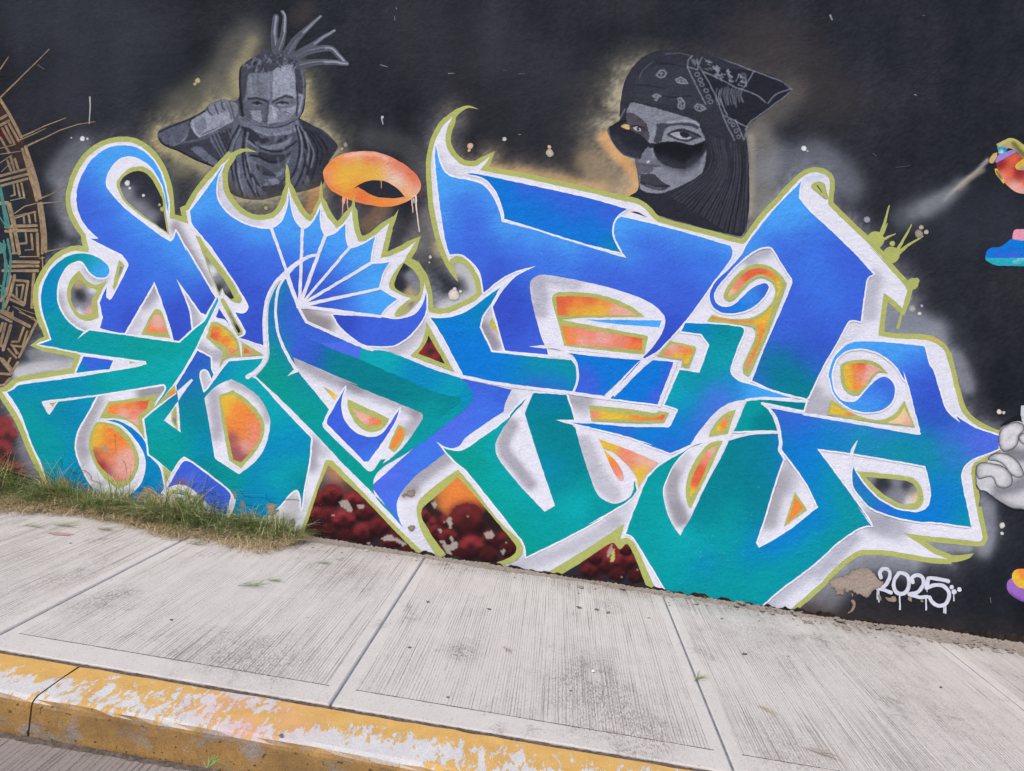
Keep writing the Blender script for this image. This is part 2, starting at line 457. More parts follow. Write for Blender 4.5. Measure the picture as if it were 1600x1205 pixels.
# kerb blocks
KX = [-13.9, -10.9, -7.9, -4.88, -1.868, 1.14, 4.15, 7.16, 10.17]
kerb = mesh_obj('kerb', [(-12, Y_K0 - 0.03, -0.2), (12, Y_K0 - 0.03, -0.2), (12, Y_K1 + 0.03, -0.2), (-12, Y_K1 + 0.03, -0.2),
                         (-12, Y_K0 - 0.03, -0.05), (12, Y_K0 - 0.03, -0.05), (12, Y_K1 + 0.03, -0.05), (-12, Y_K1 + 0.03, -0.05)],
                [(4, 7, 6, 5), (0, 1, 5, 4), (1, 2, 6, 5), (2, 3, 7, 6), (3, 0, 4, 7)], M_PLAIN)
kerb.rotation_euler = (0, TH, 0)
kerb.location = (0, 0, G0)
tag(kerb, 'worn yellow painted concrete kerb with scraped pale patches', kind='structure')
for i in range(len(KX) - 1):
    xa, xb = KX[i] / math.cos(TH) + 0.004, KX[i + 1] / math.cos(TH) - 0.004
    prof = [(Y_K0 - 0.009, -0.25), (Y_K0 - 0.009, -0.012), (Y_K0 - 0.014, -0.004), (Y_K0 - 0.024, 0.0), (-2.06, -0.001), (Y_K1 + 0.028, -0.004), (Y_K1 + 0.012, -0.009), (Y_K1 + 0.004, -0.019), (Y_K1, -0.032), (Y_K1 - 0.006, -0.25)]
    n = 42
    xs = np.linspace(xa, xb, n)
    V, F = [], []
    wob = rng.normal(size=(n, len(prof), 2)) * 0.0012
    # chipped arris
    chip = np.zeros(n)
    for _ in range(7):
        c0 = rng.uniform(0, n); chip += np.exp(-((np.arange(n) - c0) / rng.uniform(0.6, 1.6)) ** 2) * rng.uniform(0.002, 0.007)
    for k, x in enumerate(xs):
        for q, (y, z) in enumerate(prof):
            dy, dz = wob[k, q]
            if q in (5, 6, 7, 8):
                dz -= chip[k] * (0.6 if q in (5, 8) else 1.0); dy += chip[k] * 0.8
            xx = x
            if k == 0: xx += 0.0
            V.append((xx, y + dy, z + dz))
    m_ = len(prof)
    for k in range(n - 1):
        for q in range(m_ - 1):
            a = k * m_ + q
            F.append((a, a + m_, a + m_ + 1, a + 1))
    F.append(tuple(range(m_)))
    F.append(tuple((n - 1) * m_ + q for q in range(m_ - 1, -1, -1)))
    o = mesh_obj('kerb_block', V, F, M_KERB, kerb)
# dark packed dirt in the seam between kerb and pavement, and along the foot of the kerb
def dirt_strip(name, x0, x1, yc, w, base, h, parent_loc_z, seed, n=260):
    r = np.random.default_rng(seed)
    xs = np.linspace(x0, x1, n)
    V, F = [], []
    ny = 6
    for x in xs:
        a = abs(r.normal()) * 0.25 + 0.75
        for j in range(ny):
            t = j / (ny - 1) * 2 - 1
            V.append((x, yc + t * w * a + r.normal() * w * 0.08, base + h * max(0, 1 - t * t) * (0.55 + 0.6 * r.random())))
    for i in range(n - 1):
        for j in range(ny - 1):
            q = i * ny + j
            F.append((q, q + ny, q + ny + 1, q + 1))
    return V, F
M_GRIME = simple_mat('dark_grime', S(66, 57, 52), S(112, 99, 90), 60, 0.95, 0.5)
V, F = dirt_strip('s', -5, 6, Y_K0 - 0.001, 0.013, -0.012, 0.011, 0, 3, 700)
o = mesh_obj('seam_dirt', V, F, M_GRIME, kerb)
V, F = dirt_strip('s', -5, 4, Y_K1 - 0.016, 0.020, -KH - 0.006, 0.015, 0, 4, 500)
o = mesh_obj('gutter_dirt', V, F, M_GRIME, kerb)

# groove left by the edging trowel along every slab
for i in range(len(JX) - 1):
    xa, xb = JX[i] / math.cos(TH) + 0.06, JX[i + 1] / math.cos(TH) - 0.05
    if xb < -5 or xa > 5: continue
    V, F = dirt_strip('s', xa, xb, Y_K0 + 0.146, 0.0032, 0.0205, 0.0032, 0, 30 + i, 160)
    mesh_obj('trowel_line', V, F, M_GRIME, side)
# ------------------------------------------------------------------ brushwork engine
# Shapes on the wall were measured on enlarged views of the mural; a letter names the view (origin, enlargement).
TILES = dict(A=(0, 180, 5), B=(240, 180, 5), C=(0, 380, 5), D=(240, 380, 5), E=(0, 580, 5), F=(240, 580, 5), G=(480, 180, 5), H=(480, 380, 5),
             I=(720, 180, 5), J=(720, 380, 5), K=(480, 580, 5), L=(720, 580, 5), M=(960, 180, 5), N=(960, 380, 5), O=(960, 580, 5), P=(960, 760, 5),
             Q=(1200, 180, 5), R=(1200, 380, 5), S=(1200, 580, 5), T=(1280, 780, 5), U=(400, 720, 5), V=(640, 720, 5),
             W=(1440, 200, 5.02), X=(1460, 580, 3.257), g=(0, 0, 1), a=(230, 10, 3.652), b=(350, 70, 7.531), c=(920, 60, 3.651), d=(940, 130, 6.344),
             e=(960, 60, 5.3333), f=(0, 60, 4.304), h=(0, 320, 4.017), i=(560, 0, 4), j=(0, 600, 6.03), k=(0, 740, 3.2), l=(240, 740, 6.154))
def pts(s):
    """'A: x,y x,y! ...' -> points in picture units and corner flags"""
    out, corner = [], []
    t = TILES['g']
    for tok in s.split():
        if tok.endswith(':'):
            t = TILES[tok[:-1]]; continue
        c = tok.endswith('!')
        x, y = tok.rstrip('!').split(',')
        out.append((t[0] + float(x) / t[2], t[1] + float(y) / t[2])); corner.append(c)
    return np.array(out), corner
def catmull(P, closed, corner, step=3.5):
    n = len(P)
    res = []
    rngi = range(n if closed else n - 1)
    for i in rngi:
        p1, p2 = P[i], P[(i + 1) % n]
        c1, c2 = corner[i], corner[(i + 1) % n]
        p0 = P[i - 1] if (closed or i > 0) else p1
        p3 = P[(i + 2) % n] if (closed or i + 2 < n) else p2
        d = np.linalg.norm(p2 - p1)
        m1 = (p2 - p1) if c1 or (not closed and i == 0) else (p2 - p0) * 0.5
        m2 = (p2 - p1) if c2 or (not closed and i + 2 >= n) else (p3 - p1) * 0.5
        # limit tangents so uneven spacing does not overshoot
        for m in (m1, m2):
            L = np.linalg.norm(m)
            if L > 1.15 * d: m *= 1.15 * d / L
        k = max(1, int(d / step))
        for q in range(k):
            u = q / k
            h00 = 2 * u**3 - 3 * u**2 + 1; h10 = u**3 - 2 * u**2 + u; h01 = -2 * u**3 + 3 * u**2; h11 = u**3 - u**2
            res.append(h00 * p1 + h10 * m1 + h01 * p2 + h11 * m2)
    if not closed: res.append(P[-1])
    return np.array(res)
def poly(s, step=3.5):
    P, c = pts(s)
    return catmull(P, True, c, step)
def line(s, step=3.5):
    P, c = pts(s)
    return catmull(P, False, c, step)
def circle(x, y, r, n=18, sy=1.0):
    a = np.linspace(0, 2 * math.pi, n, endpoint=False)
    return np.stack([x + r * np.cos(a), y + r * sy * np.sin(a)], 1)
def stroke(L, w0, w1=None, caps=True):
    """polyline -> list of convex pieces (quads and round joints) whose union is the stroke"""
    if w1 is None: w1 = w0
    n = len(L)
    out = []
    for i in range(n - 1):
        a, b = L[i], L[i + 1]
        d = b - a; ln = np.linalg.norm(d)
        if ln < 1e-6: continue
        nrm = np.array([-d[1], d[0]]) / ln
        ra = (w0 + (w1 - w0) * i / (n - 1)) / 2; rb = (w0 + (w1 - w0) * (i + 1) / (n - 1)) / 2
        out.append(np.array([a + nrm * ra, b + nrm * rb, b - nrm * rb, a - nrm * ra]))
        if rb > 0.6 and (caps or i < n - 2): out.append(circle(b[0], b[1], rb, 8))
        if i == 0 and caps and ra > 0.6: out.append(circle(a[0], a[1], ra, 8))
    return out
def outline_band(Q, w):
    """band of width w outside a closed outline (clockwise or not)"""
    n = len(Q)
    area = sum(Q[i][0] * Q[(i + 1) % n][1] - Q[(i + 1) % n][0] * Q[i][1] for i in range(n))
    sg = 1.0 if area > 0 else -1.0
    d = np.roll(Q, -1, 0) - Q
    d /= np.maximum(np.linalg.norm(d, axis=1), 1e-6)[:, None]
    nr = np.stack([d[:, 1], -d[:, 0]], 1) * sg
    m = nr + np.roll(nr, 1, 0)
    L = np.maximum(np.linalg.norm(m, axis=1), 0.35)
    mv = m / (L ** 2)[:, None] * 2
    ml = np.linalg.norm(mv, axis=1)
    mv *= np.minimum(1.0, 1.35 / np.maximum(ml, 1e-6))[:, None]
    off = Q + mv * w
    return [np.array([Q[i], Q[(i + 1) % n], off[(i + 1) % n], off[i]]) for i in range(n)]
def inside(P, Q):
    x, y = P[:, 0], P[:, 1]
    r = np.zeros(len(P), bool)
    n = len(Q)
    for i in range(n):
        x1, y1 = Q[i]; x2, y2 = Q[(i + 1) % n]
        if y1 == y2: continue
        c = (y1 > y) != (y2 > y)
        r ^= c & (x < (x2 - x1) * (y - y1) / (y2 - y1) + x1)
    return r
def winding(P, Q):
    x, y = P[:, 0], P[:, 1]
    wn_ = np.zeros(len(P), int)
    n = len(Q)
    for i in range(n):
        x1, y1 = Q[i]; x2, y2 = Q[(i + 1) % n]
        cr = (x2 - x1) * (y - y1) - (x - x1) * (y2 - y1)
        wn_ += ((y1 <= y) & (y2 > y) & (cr > 0)).astype(int) - ((y1 > y) & (y2 <= y) & (cr < 0)).astype(int)
    return wn_ != 0
def dist_line(P, L):
    best = np.full(len(P), 1e9)
    for i in range(len(L) - 1):
        a, b = L[i], L[i + 1]
        d = b - a; dd = d @ d
        if dd < 1e-9: continue
        t = np.clip(((P - a) @ d) / dd, 0, 1)
        q = P - (a + t[:, None] * d)
        best = np.minimum(best, (q * q).sum(1))
    return np.sqrt(best)
CN = dict(LB=(74, 164, 240), MB=(60, 118, 226), RB=(60, 96, 211), DB=(51, 77, 190), PB=(82, 104, 222), CB=(8, 118, 208), TB=(4, 132, 186),
          T1=(2, 150, 153), T2=(0, 124, 136), T3=(6, 166, 172), G1=(2, 150, 138), W=(222, 222, 233), OL=(172, 178, 102), OR=(232, 134, 62),
          YE=(222, 184, 62), SA=(228, 136, 112), RE=(220, 98, 66), PK=(226, 170, 160), BK=(40, 42, 52), GY=(128, 130, 140), DR=(74, 26, 30),
          RD=(140, 40, 46), TN=(176, 158, 122), MA=(150, 84, 92), CR=(228, 196, 150))
def colr(c):
    return np.array(CN[c] if isinstance(c, str) else c, float)
def ctrl(s):
    """'A: x,y=RB x,y=T1' -> colour control points"""
    t = TILES['g']; X, C = [], []
    for tok in s.split():
        if tok.endswith(':'):
            t = TILES[tok[:-1]]; continue
        p, c = tok.split('=')
        x, y = p.split(',')
        X.append((t[0] + float(x) / t[2], t[1] + float(y) / t[2])); C.append(colr(c))
    return np.array(X), np.array(C)
def field_col(P, s, soft=None, power=1.7):
    X, C = ctrl(s)
    if soft is None: soft = float(np.clip(0.075 * np.linalg.norm(P.max(0) - P.min(0)), 2.5, 24.0))
    w = np.zeros((len(P), len(X)))
    for i, x in enumerate(X):
        w[:, i] = 1.0 / (((P - x) ** 2).sum(1) + soft * soft) ** power
    w /= w.sum(1)[:, None]
    return w @ C
def blend(c, m, col):
    return c + (colr(col) - c) * m[:, None]
def ops_apply(P, c, ops):
    """ops: ('L', path, halfwidth, softness, colour, alpha) soft strokes; ('P', poly, colour, alpha) hard patches; ('B', x,y,r,colour,alpha) blots"""
    for o in ops:
        if o[0] == 'L':
            L = line(o[1], 6) if isinstance(o[1], str) else o[1]
            r = o[2] + 2.6 * o[3]
            lo, hi = L.min(0) - r, L.max(0) + r
            k = np.nonzero(((P > lo) & (P < hi)).all(1))[0]
            if not len(k): continue
            d = dist_line(P[k], L)
            m = np.exp(-(np.maximum(d - o[2], 0) / o[3]) ** 2) * o[5]
            c[k] = blend(c[k], m, o[4])
        elif o[0] == 'P':
            Q = poly(o[1]) if isinstance(o[1], str) else o[1]
            lo, hi = Q.min(0), Q.max(0)
            k = np.nonzero(((P > lo) & (P < hi)).all(1))[0]
            if not len(k): continue
            m = inside(P[k], Q) * o[3]
            c[k] = blend(c[k], m, o[2])
        elif o[0] == 'B':
            t = TILES[o[1]]
            x, y, r = t[0] + o[2] / t[2], t[1] + o[3] / t[2], o[4] / t[2]
            d2 = ((P - (x, y)) ** 2).sum(1)
            c[:] = blend(c, np.exp(-d2 / (r * r)) * o[6], o[5])
    return c
def frac_noise(X, Z, sc, seed, octaves=4):
    """small value-noise helper for brush and weather variation on the wall"""
    out = np.zeros(len(X)); amp = 1.0; tot = 0
    for o in range(octaves):
        r = np.random.default_rng(seed + o * 17)
        tab = r.random((64, 64))
        u = X * sc * 2**o; v = Z * sc * 2**o
        i = np.floor(u).astype(int); j = np.floor(v).astype(int)
        fu = u - i; fv = v - j
        fu = fu * fu * (3 - 2 * fu); fv = fv * fv * (3 - 2 * fv)
        q = lambda a, b: tab[a % 64, b % 64]
        out += amp * ((q(i, j) * (1 - fu) + q(i + 1, j) * fu) * (1 - fv) + (q(i, j + 1) * (1 - fu) + q(i + 1, j + 1) * fu) * fv)
        tot += amp; amp *= 0.5
    return out / tot
LAYER = 0.00014
BOXES = []
def paint(name, shapes, base, parent, pitch=9.0, ops=(), jit=0.0, mat=None, smooth_edge=True):
    """one painted piece: shapes are united, triangulated with inner points and coloured point by point"""
    if isinstance(shapes, str): shapes = poly(shapes)
    if isinstance(shapes, np.ndarray): shapes = [shapes]
    V, F = [], []
    for s in shapes:
        F.append(list(range(len(V), len(V) + len(s))))
        V.extend(s)
    A = np.array(V)
    lo, hi = A.min(0), A.max(0)
    # coats of paint: one film above whatever is already there
    layer = 1 + max([q[4] for q in BOXES if q[0] < hi[0] and q[2] > lo[0] and q[1] < hi[1] and q[3] > lo[1]], default=0)
    BOXES.append((lo[0], lo[1], hi[0], hi[1], layer))
    extra = np.zeros((0, 2))
    if pitch:
        gx, gy = np.meshgrid(np.arange(lo[0] + pitch / 2, hi[0], pitch), np.arange(lo[1] + pitch / 2, hi[1], pitch * 0.87))
        gx = gx + (np.arange(gx.shape[0]) % 2)[:, None] * pitch / 2
        g = np.stack([gx.ravel(), gy.ravel()], 1)
        if len(g):
            k = np.zeros(len(g), bool)
            for s in shapes:
                q = np.nonzero(((g >= s.min(0)) & (g <= s.max(0))).all(1) & ~k)[0]
                if len(q): k[q[inside(g[q], s)]] = True
            extra = g[k]
            extra = extra + rng.uniform(-.12, .12, extra.shape) * pitch
    allv = [Vector(v) for v in A] + [Vector(v) for v in extra]
    r = delaunay_2d_cdt(allv, [], F, 1, 1e-4)
    P = np.array([(v.x, v.y) for v in r[0]])
    c = field_col(P, base) if isinstance(base, str) and '=' in base else np.tile(colr(base), (len(P), 1))
    c = ops_apply(P, c, ops)
    if jit: c = c * (1 + (rng.normal(size=(len(P), 1)) * .6 + (frac_noise(P[:, 0] + 700, P[:, 1] + 300, .22, 61, 3) - .5)[:, None] * 3) * jit)
    # the hand and the rough render make every edge waver a little
    wob = np.stack([frac_noise(P[:, 0] + 900, P[:, 1] + 400, .16, 201, 2), frac_noise(P[:, 0] + 100, P[:, 1] + 800, .16, 231, 2)], 1) - .5
    xz = px_to_wall(P + wob * 1.35)
    V3 = np.stack([xz[:, 0], np.full(len(xz), -LAYER * layer), xz[:, 1]], 1)
    fs = []
    keep = np.ones(len(r[2]), bool)
    if len(shapes) > 1:
        cen = np.array([(P[f[0]] + P[f[1]] + P[f[2]]) / 3 for f in r[2]])
        keep[:] = False
        for s in shapes:
            q = np.nonzero(((cen >= s.min(0)) & (cen <= s.max(0))).all(1) & ~keep)[0]
            if len(q): keep[q[winding(cen[q], s)]] = True
    for f, kp in zip(r[2], keep):
        if not kp: continue
        a, b, q = (P[i] for i in f[:3])
        cr = (b[0] - a[0]) * (q[1] - a[1]) - (b[1] - a[1]) * (q[0] - a[0])
        fs.append(tuple(f) if cr < 0 else tuple(reversed(f)))      # face the street
    return mesh_obj(name, V3, fs, mat or M_PAINT, parent, srgb(np.clip(c, 0, 255)))
# ------------------------------------------------------------------ the wall itself
WHITE_SIL = poly("A: 678,975! C: 690,70 600,58 520,80 430,140 360,230 310,330 300,430 315,540 350,640 395,735! 385,762! 290,795! 400,815 560,850 632,876! 585,1015! 400,1045 150,1085 100,1125 50,1158 18,1162! "
    "E: 18,162! 70,240 140,350 185,440 235,570 290,690 350,810! 380,900! 440,1010! U: 0,560! 340,560! 370,600! g: 658,868! 848,899! 1044,928! P: 1130,945! 1370,965! 1600,765 T: 100,560 200,470 290,410 340,395! 440,395 560,405 700,430 850,455 1010,470! 900,425 800,360 720,310 660,265! 800,285 950,300 1100,315 1200,327 1262,325 1276,300 1265,240 1240,130 1215,0 "
    "X: 215,690 200,620 190,540 190,495 205,465 268,434! 327,395! 327,328! 290,315 200,268 140,205 115,130 90,40 R: 1460,1150 1430,1010 1400,900 1365,825 1250,760 1000,745 862,723! 880,560 905,388! 950,420 1000,460 1050,512! 1087,370! 1060,320 950,200 800,30 Q: 930,1160 780,1000 600,830 470,700! 470,640! 482,560 478,500 450,470 400,450 340,450 290,470 250,500 180,570 100,660 0,765 "
    "M: 1130,850 1040,975 1005,1010! 900,985 700,930 500,880 340,835! 300,800 240,735 170,690 90,675 I: 1300,680 1000,605 700,540 480,490 300,460 150,430! 205,362! 228,322! G: 1330,395 1260,400 1200,385 1140,330 1100,270 1080,200 1090,120 1135,15! 1060,90 1010,180 985,260 970,350 968,430 975,550 985,680 1010,830 1050,990 1110,1150! "
    "H: 1118,128! 1165,104 1235,125 1295,185 1345,280 1368,395! 1310,450 1210,502 1110,543 1030,553 955,542! 942,500 940,420 922,330 890,250 845,180! 760,140! G: 760,1130! 850,985! 760,1050 650,1100 575,1117! 590,1040 610,960 642,838! 530,940 450,985 400,988! 370,900 355,800 352,715! B: 1550,745! 1480,850 1430,882! 1370,810 1330,740 1308,675! 1290,760 1250,815! 1220,832 1170,790 1120,720 1080,640 1055,555! 1035,660 1000,740 940,800 860,820 780,815 700,780 620,710 560,620 540,520 545,420 602,322! 440,500 350,610 278,735! A: 1452,748! 1472,848! 1328,808! 1322,720 1316,640 1298,540 1272,460 1228,375 1170,300 1100,245 1030,215 950,208 870,220 790,250 700,315 640,390 590,490 560,590 553,680 570,760 620,860 672,932!")

MAN_SIL = poly("a: 530,350 560,320 620,280 680,250 740,250 800,265 850,300 885,350 903,420 905,500 895,590 870,640! 950,680 1010,710 1060,760 1090,800 1060,850 1035,890 1010,1000 960,1035 850,1065 740,1085 640,1105 540,1095 470,1060 445,990 440,910! 400,922 300,890 180,830 95,795 62,755 65,710 150,670 240,640 330,590 350,560 430,532 500,540 525,515 522,430")
WOMAN_SIL = poly("c: 175,440 178,380 200,260 240,180 300,115 380,75 480,65 600,75 680,95 780,125 940,180! 1060,220 1165,290! 1100,350 1000,430 920,490 895,540! 908,640 915,800 915,960 900,1080! 870,1130! 700,1095 500,1040 380,1005! 340,955 220,908! 275,870 285,830 262,690! 190,660 140,600 108,540 110,510 175,470")

WX0, WX1, WZ1 = -9.0, 9.0, 4.7
fx = np.concatenate([np.arange(WX0, -3.95, 0.10), np.arange(-3.95, 3.05, 0.0165), np.arange(3.05, WX1 + 0.01, 0.10)])
nfx = len(fx)
nz_ = 300
tz = np.linspace(0, 1, nz_)
tz = np.where(tz < 0.93, tz / 0.93 * 0.80, 0.80 + (tz - 0.93) / 0.07 * 0.20)
XX = np.repeat(fx[None, :], nz_, 0)
ZB = gz(fx) - 0.12
ZZ = ZB[None, :] + (WZ1 + 0.134 * 9 - ZB)[None, :] * 0 + (np.maximum(WZ1, gz(fx) + 2.2) - ZB)[None, :] * tz[:, None]
X_, Z_ = XX.ravel(), ZZ.ravel()
PXW = wall_to_px(X_, Z_)
n1 = frac_noise(X_ + 31, Z_ + 17, 0.9, 1); n2 = frac_noise(X_ + 11, Z_ + 5, 3.5, 5); n3 = frac_noise(X_ * 1.0 + 3, Z_ * 0.35 + 9, 5.0, 9)
n4 = frac_noise(X_ * 1.0 + 13, Z_ * 0.10 + 2, 9.0, 41, 2)
base = np.array((34, 36, 43.0))[None, :] * (0.35 + 0.42 * n1 + 0.46 * n2 + 0.26 * n3 + 0.24 * n4)[:, None] * rng.uniform(.88, 1.12, len(X_))[:, None]
base += (n2 - 0.5)[:, None] * np.array((12, 4, -2.0)) * 0.8
vis = np.nonzero((PXW[:, 0] > -120) & (PXW[:, 0] < 1720) & (PXW[:, 1] > -120) & (PXW[:, 1] < 1100))[0]
PV = PXW[vis]
cv = base[vis]
grn = rng.uniform(.72, 1.2, len(vis)) * 0.95 * (0.5 + frac_noise(X_[vis] * 3, Z_[vis] * 3, 6.0, 31))
def close_path(Q):
    return np.vstack([Q, Q[:1]])
dS = dist_line(PV, close_path(WHITE_SIL[::3]))
dM = dist_line(PV, close_path(MAN_SIL[::4])); dM[inside(PV, MAN_SIL)] = 0
dW = dist_line(PV, close_path(WOMAN_SIL[::4])); dW[inside(PV, WOMAN_SIL)] = 0
# overspray haze: strength and reach vary along the outline
ZA = [(85, 300, .60), (105, 360, .60), (150, 225, .35), (230, 215, .25), (60, 480, .35), (70, 570, .85), (30, 660, .8), (50, 740, .7), (350, 260, .2), (440, 330, .25), (560, 350, .3), (620, 380, .35),
      (690, 400, .55), (720, 470, .95), (660, 260, .35), (720, 250, .6), (800, 270, .9), (900, 290, .9), (1000, 310, .6), (1180, 330, .6), (1230, 270, .75), (1310, 290, .45), (1340, 350, .6), (1440, 420, .6),
      (1440, 500, .8), (1510, 560, .62), (1540, 640, .6), (1545, 720, .7), (1540, 820, .62), (1480, 870, .55), (1380, 865, .65), (1300, 900, .8), (1250, 950, .7), (280, 300, .3), (250, 330, .4)]
zx = np.array([(a, b) for a, b, _ in ZA]); za = np.array([c for *_, c in ZA])
w = 1 / (((PV[:, None, :] - zx[None]) ** 2).sum(2) + 300) ** 1.6
amp = (w * za).sum(1) / w.sum(1)
hz = np.clip(amp * np.exp(-(np.maximum(dS - 7, 0) / 18.0) ** 1.3) * grn * 0.95, 0, 0.9)
hz *= (~inside(PV, WHITE_SIL))
tan_w = np.clip(1.25 - np.abs(PV[:, 0] - 840) / 200, 0, 1) * (PV[:, 1] < 420)
hcol = np.array((152, 155, 166.0))[None] * (1 - tan_w)[:, None] + np.array((170, 152, 122.0))[None] * tan_w[:, None]
cv = cv + (hcol - cv) * hz[:, None]
# warm sprayed halo round the two portraits
am = np.exp(-(dM / 20.0) ** 1.2) * grn * 0.78 * np.clip((PV[:, 1] - 60) / 80, 0.0, 1)
cv = cv + (np.array((186, 176, 138.0)) - cv) * np.clip(am, 0, 0.8)[:, None]
lw = np.clip((1090 - PV[:, 0]) / 120, 0.22, 1.0)
aw = np.exp(-(dW / 34.0) ** 1.3) * grn * 1.0 * lw * np.clip((PV[:, 1] - 40) / 90, 0.12, 1)
cv = cv + (np.array((186, 176, 148.0)) - cv) * np.clip(aw, 0, 0.9)[:, None]
cv = ops_apply(PV, cv, [
    ('L', "c: 85,560 130,640 200,700 250,760 275,850 240,890", 3, 7, (224, 166, 104), .75),
    ('L', "c: 0,700 100,800 200,850", 8, 16, (186, 160, 122), .55),
    ('L', "c: 925,560 930,700 925,850 915,1000", 1, 6, (205, 190, 160), .5),
    ('L', "c: 960,560 1010,640 1000,800 960,950", 8, 18, (150, 148, 140), .55),
    ('L', "c: 1000,480 1100,380 1180,300", 6, 16, (112, 106, 100), .45),
    ('L', "Q: 20,420 120,340 230,330 380,300 560,430 640,560", 6, 20, (138, 144, 156), .5),
    ('L', "a: 510,470 505,400 540,330 600,200", 2, 10, (196, 178, 120), .5),
    ('L', "a: 430,420 500,250 590,170", 10, 20, (140, 138, 120), .4),
    ('L', "a: 880,640 930,600 900,520", 2, 10, (190, 172, 118), .4),
    ('L', "a: 40,720 60,790 200,870 330,930", 1, 7, (190, 175, 120), .45),
    ('L', "a: 180,560 260,520 330,470", 10, 20, (130, 126, 104), .4),
    ('L', "B: 1270,600 1245,740", 5, 9, (200, 140, 90), .65),
    ('L', "B: 230,420 330,350 460,430", 6, 14, (146, 140, 112), .4),
    ('L', "G: 470,860 560,760 600,700", 5, 10, (176, 134, 90), .45),
    ('L', "G: 960,1010 880,950 930,850", 8, 16, (150, 146, 138), .4),
    ('L', "G: 500,180 760,250 850,400", 5, 16, (120, 118, 114), .35),
    ('L', "G: 1380,420 1560,455 I: 300,440 700,500 1100,580", 3, 9, (206, 168, 116), .6),
    ('L', "H: 1030,60 1060,20 G: 1030,1020", 3, 7, (196, 178, 130), .6),
    ('L', "H: 1200,200 1280,240 1320,340 1330,400 1200,470 1080,500", 6, 12, (206, 206, 206), .8),
    ('L', "R: 950,490 970,640 1120,620 1300,690", 8, 16, (140, 146, 156), .8),
    ('L', "R: 1480,900 1560,1100 S: 1560,120", 4, 10, (166, 170, 178), .5),
    ('L', "A: 440,470 530,330 640,230", 6, 14, (158, 162, 170), .45),
    ('L', "A: 560,900 470,700 480,560", 3, 10, (170, 172, 180), .4),
    ('L', "C: 150,1010 350,960 560,960", 4, 9, (208, 208, 212), .8),
    ('L', "C: 260,870 400,860 520,900", 3, 8, (150, 152, 160), .6),
    ('L', "Q: 1060,800 1200,730 1330,680", 6, 16, (118, 122, 130), .5),
    ('L', "W: 40,640 200,540 300,450", 4, 10, (150, 152, 158), .55),
    ('L', "W: 180,560 330,420 430,340 520,250", 1.0, 2.2, (190, 186, 176), .75),
    ('L', "W: 300,460 400,380 480,330", 2.0, 2.5, (176, 166, 142), .6),
    ('L', "Q: 1130,770 1250,700 1420,620", 3, 8, (140, 144, 152), .4),
    ('L', "T: 60,800 250,560 400,480 700,500", 8, 16, (172, 176, 186), .55),
    ('L', "T: 780,300 950,370 1150,380", 3, 8, (170, 174, 182), .6),
    ('L', "T: 1320,60 1330,250 1290,400", 4, 10, (176, 180, 190), .5),
    ('L', "a: 860,60 900,20", 4, 12, (80, 72, 68), .4), ('L', "g: 1180,55 1250,90 1300,150", 10, 40, (66, 59, 58), .5),
    ('L', "g: 60,20 200,60 120,140", 20, 60, (58, 61, 72), .5), ('L', "g: 650,60 780,80 860,140", 20, 50, (56, 56, 64), .4),
    ('L', "g: 1560,330 1500,360", 10, 40, (56, 60, 70), .5),
    # red round shapes low on the left
    *[q for x, y, r in ((35, 420, 60), (60, 500, 75), (10, 630, 90), (110, 800, 95), (20, 760, 60)) for q in (('P', circle(x / 5, 580 + y / 5, r / 5, 20), (74, 34, 38), .85), ('L', np.stack([x / 5 + r / 5 * .7 * np.cos(np.linspace(-2.8, -.3, 10)), 580 + y / 5 + r / 5 * .7 * np.sin(np.linspace(-2.8, -.3, 10))], 1), 2.2, 5, (142, 58, 60), .85))],
    ('L', "E: 200,640 230,740 280,860", 4, 12, (150, 140, 158), .55)])
# splashed damp and dirt low on the wall
up = (Z_[vis] - gz(X_[vis]))
dm = np.clip(np.exp(-(up / 0.10)) * (0.35 + 0.9 * n2[vis]), 0, .8)
cv = cv + (np.array((72, 62, 56.0)) - cv) * dm[:, None]
base[vis] = cv
Yw = np.zeros(len(X_))
# the render is slightly uneven
Yw += (frac_noise(X_ + 50, Z_ + 50, 1.3, 77, 3) - 0.5) * 0.0
V = np.stack([X_, Yw, Z_], 1)
F = []
for j in range(nz_ - 1):
    r0 = j * nfx
    for i in range(nfx - 1):
        F.append((r0 + i, r0 + i + 1, r0 + nfx + i + 1, r0 + nfx + i))
n0 = len(V)
# back, ends and top give the wall its thickness
bk = [(WX0, 0.22, ZZ[0, 0]), (WX1, 0.22, ZZ[0, -1])] + [(fx[i], 0.22, ZZ[-1, i]) for i in range(nfx)]
V = np.vstack([V, np.array(bk)])
top0 = (nz_ - 1) * nfx
for i in range(nfx - 1):
    F.append((top0 + i, top0 + i + 1, n0 + 2 + i + 1, n0 + 2 + i))
F.append(tuple([n0 + 1, n0] + [n0 + 2 + i for i in range(nfx)]))
F.append((0, *[j * nfx for j in range(1, nz_)], n0 + 2, n0))
F.append((nfx - 1, n0 + 1, n0 + 1 + nfx, *[j * nfx + nfx - 1 for j in range(nz_ - 1, 0, -1)]))
ccc = np.vstack([base, np.tile((44, 46, 56.0), (len(bk), 1))])
wall = mesh_obj('mural_wall', V, F, M_PAINT, None, srgb(np.clip(ccc, 0, 255)))
wall['kind'] = 'thing'
tag(wall, 'black rendered street wall covered with blue and teal graffiti and two grey portraits', 'wall')
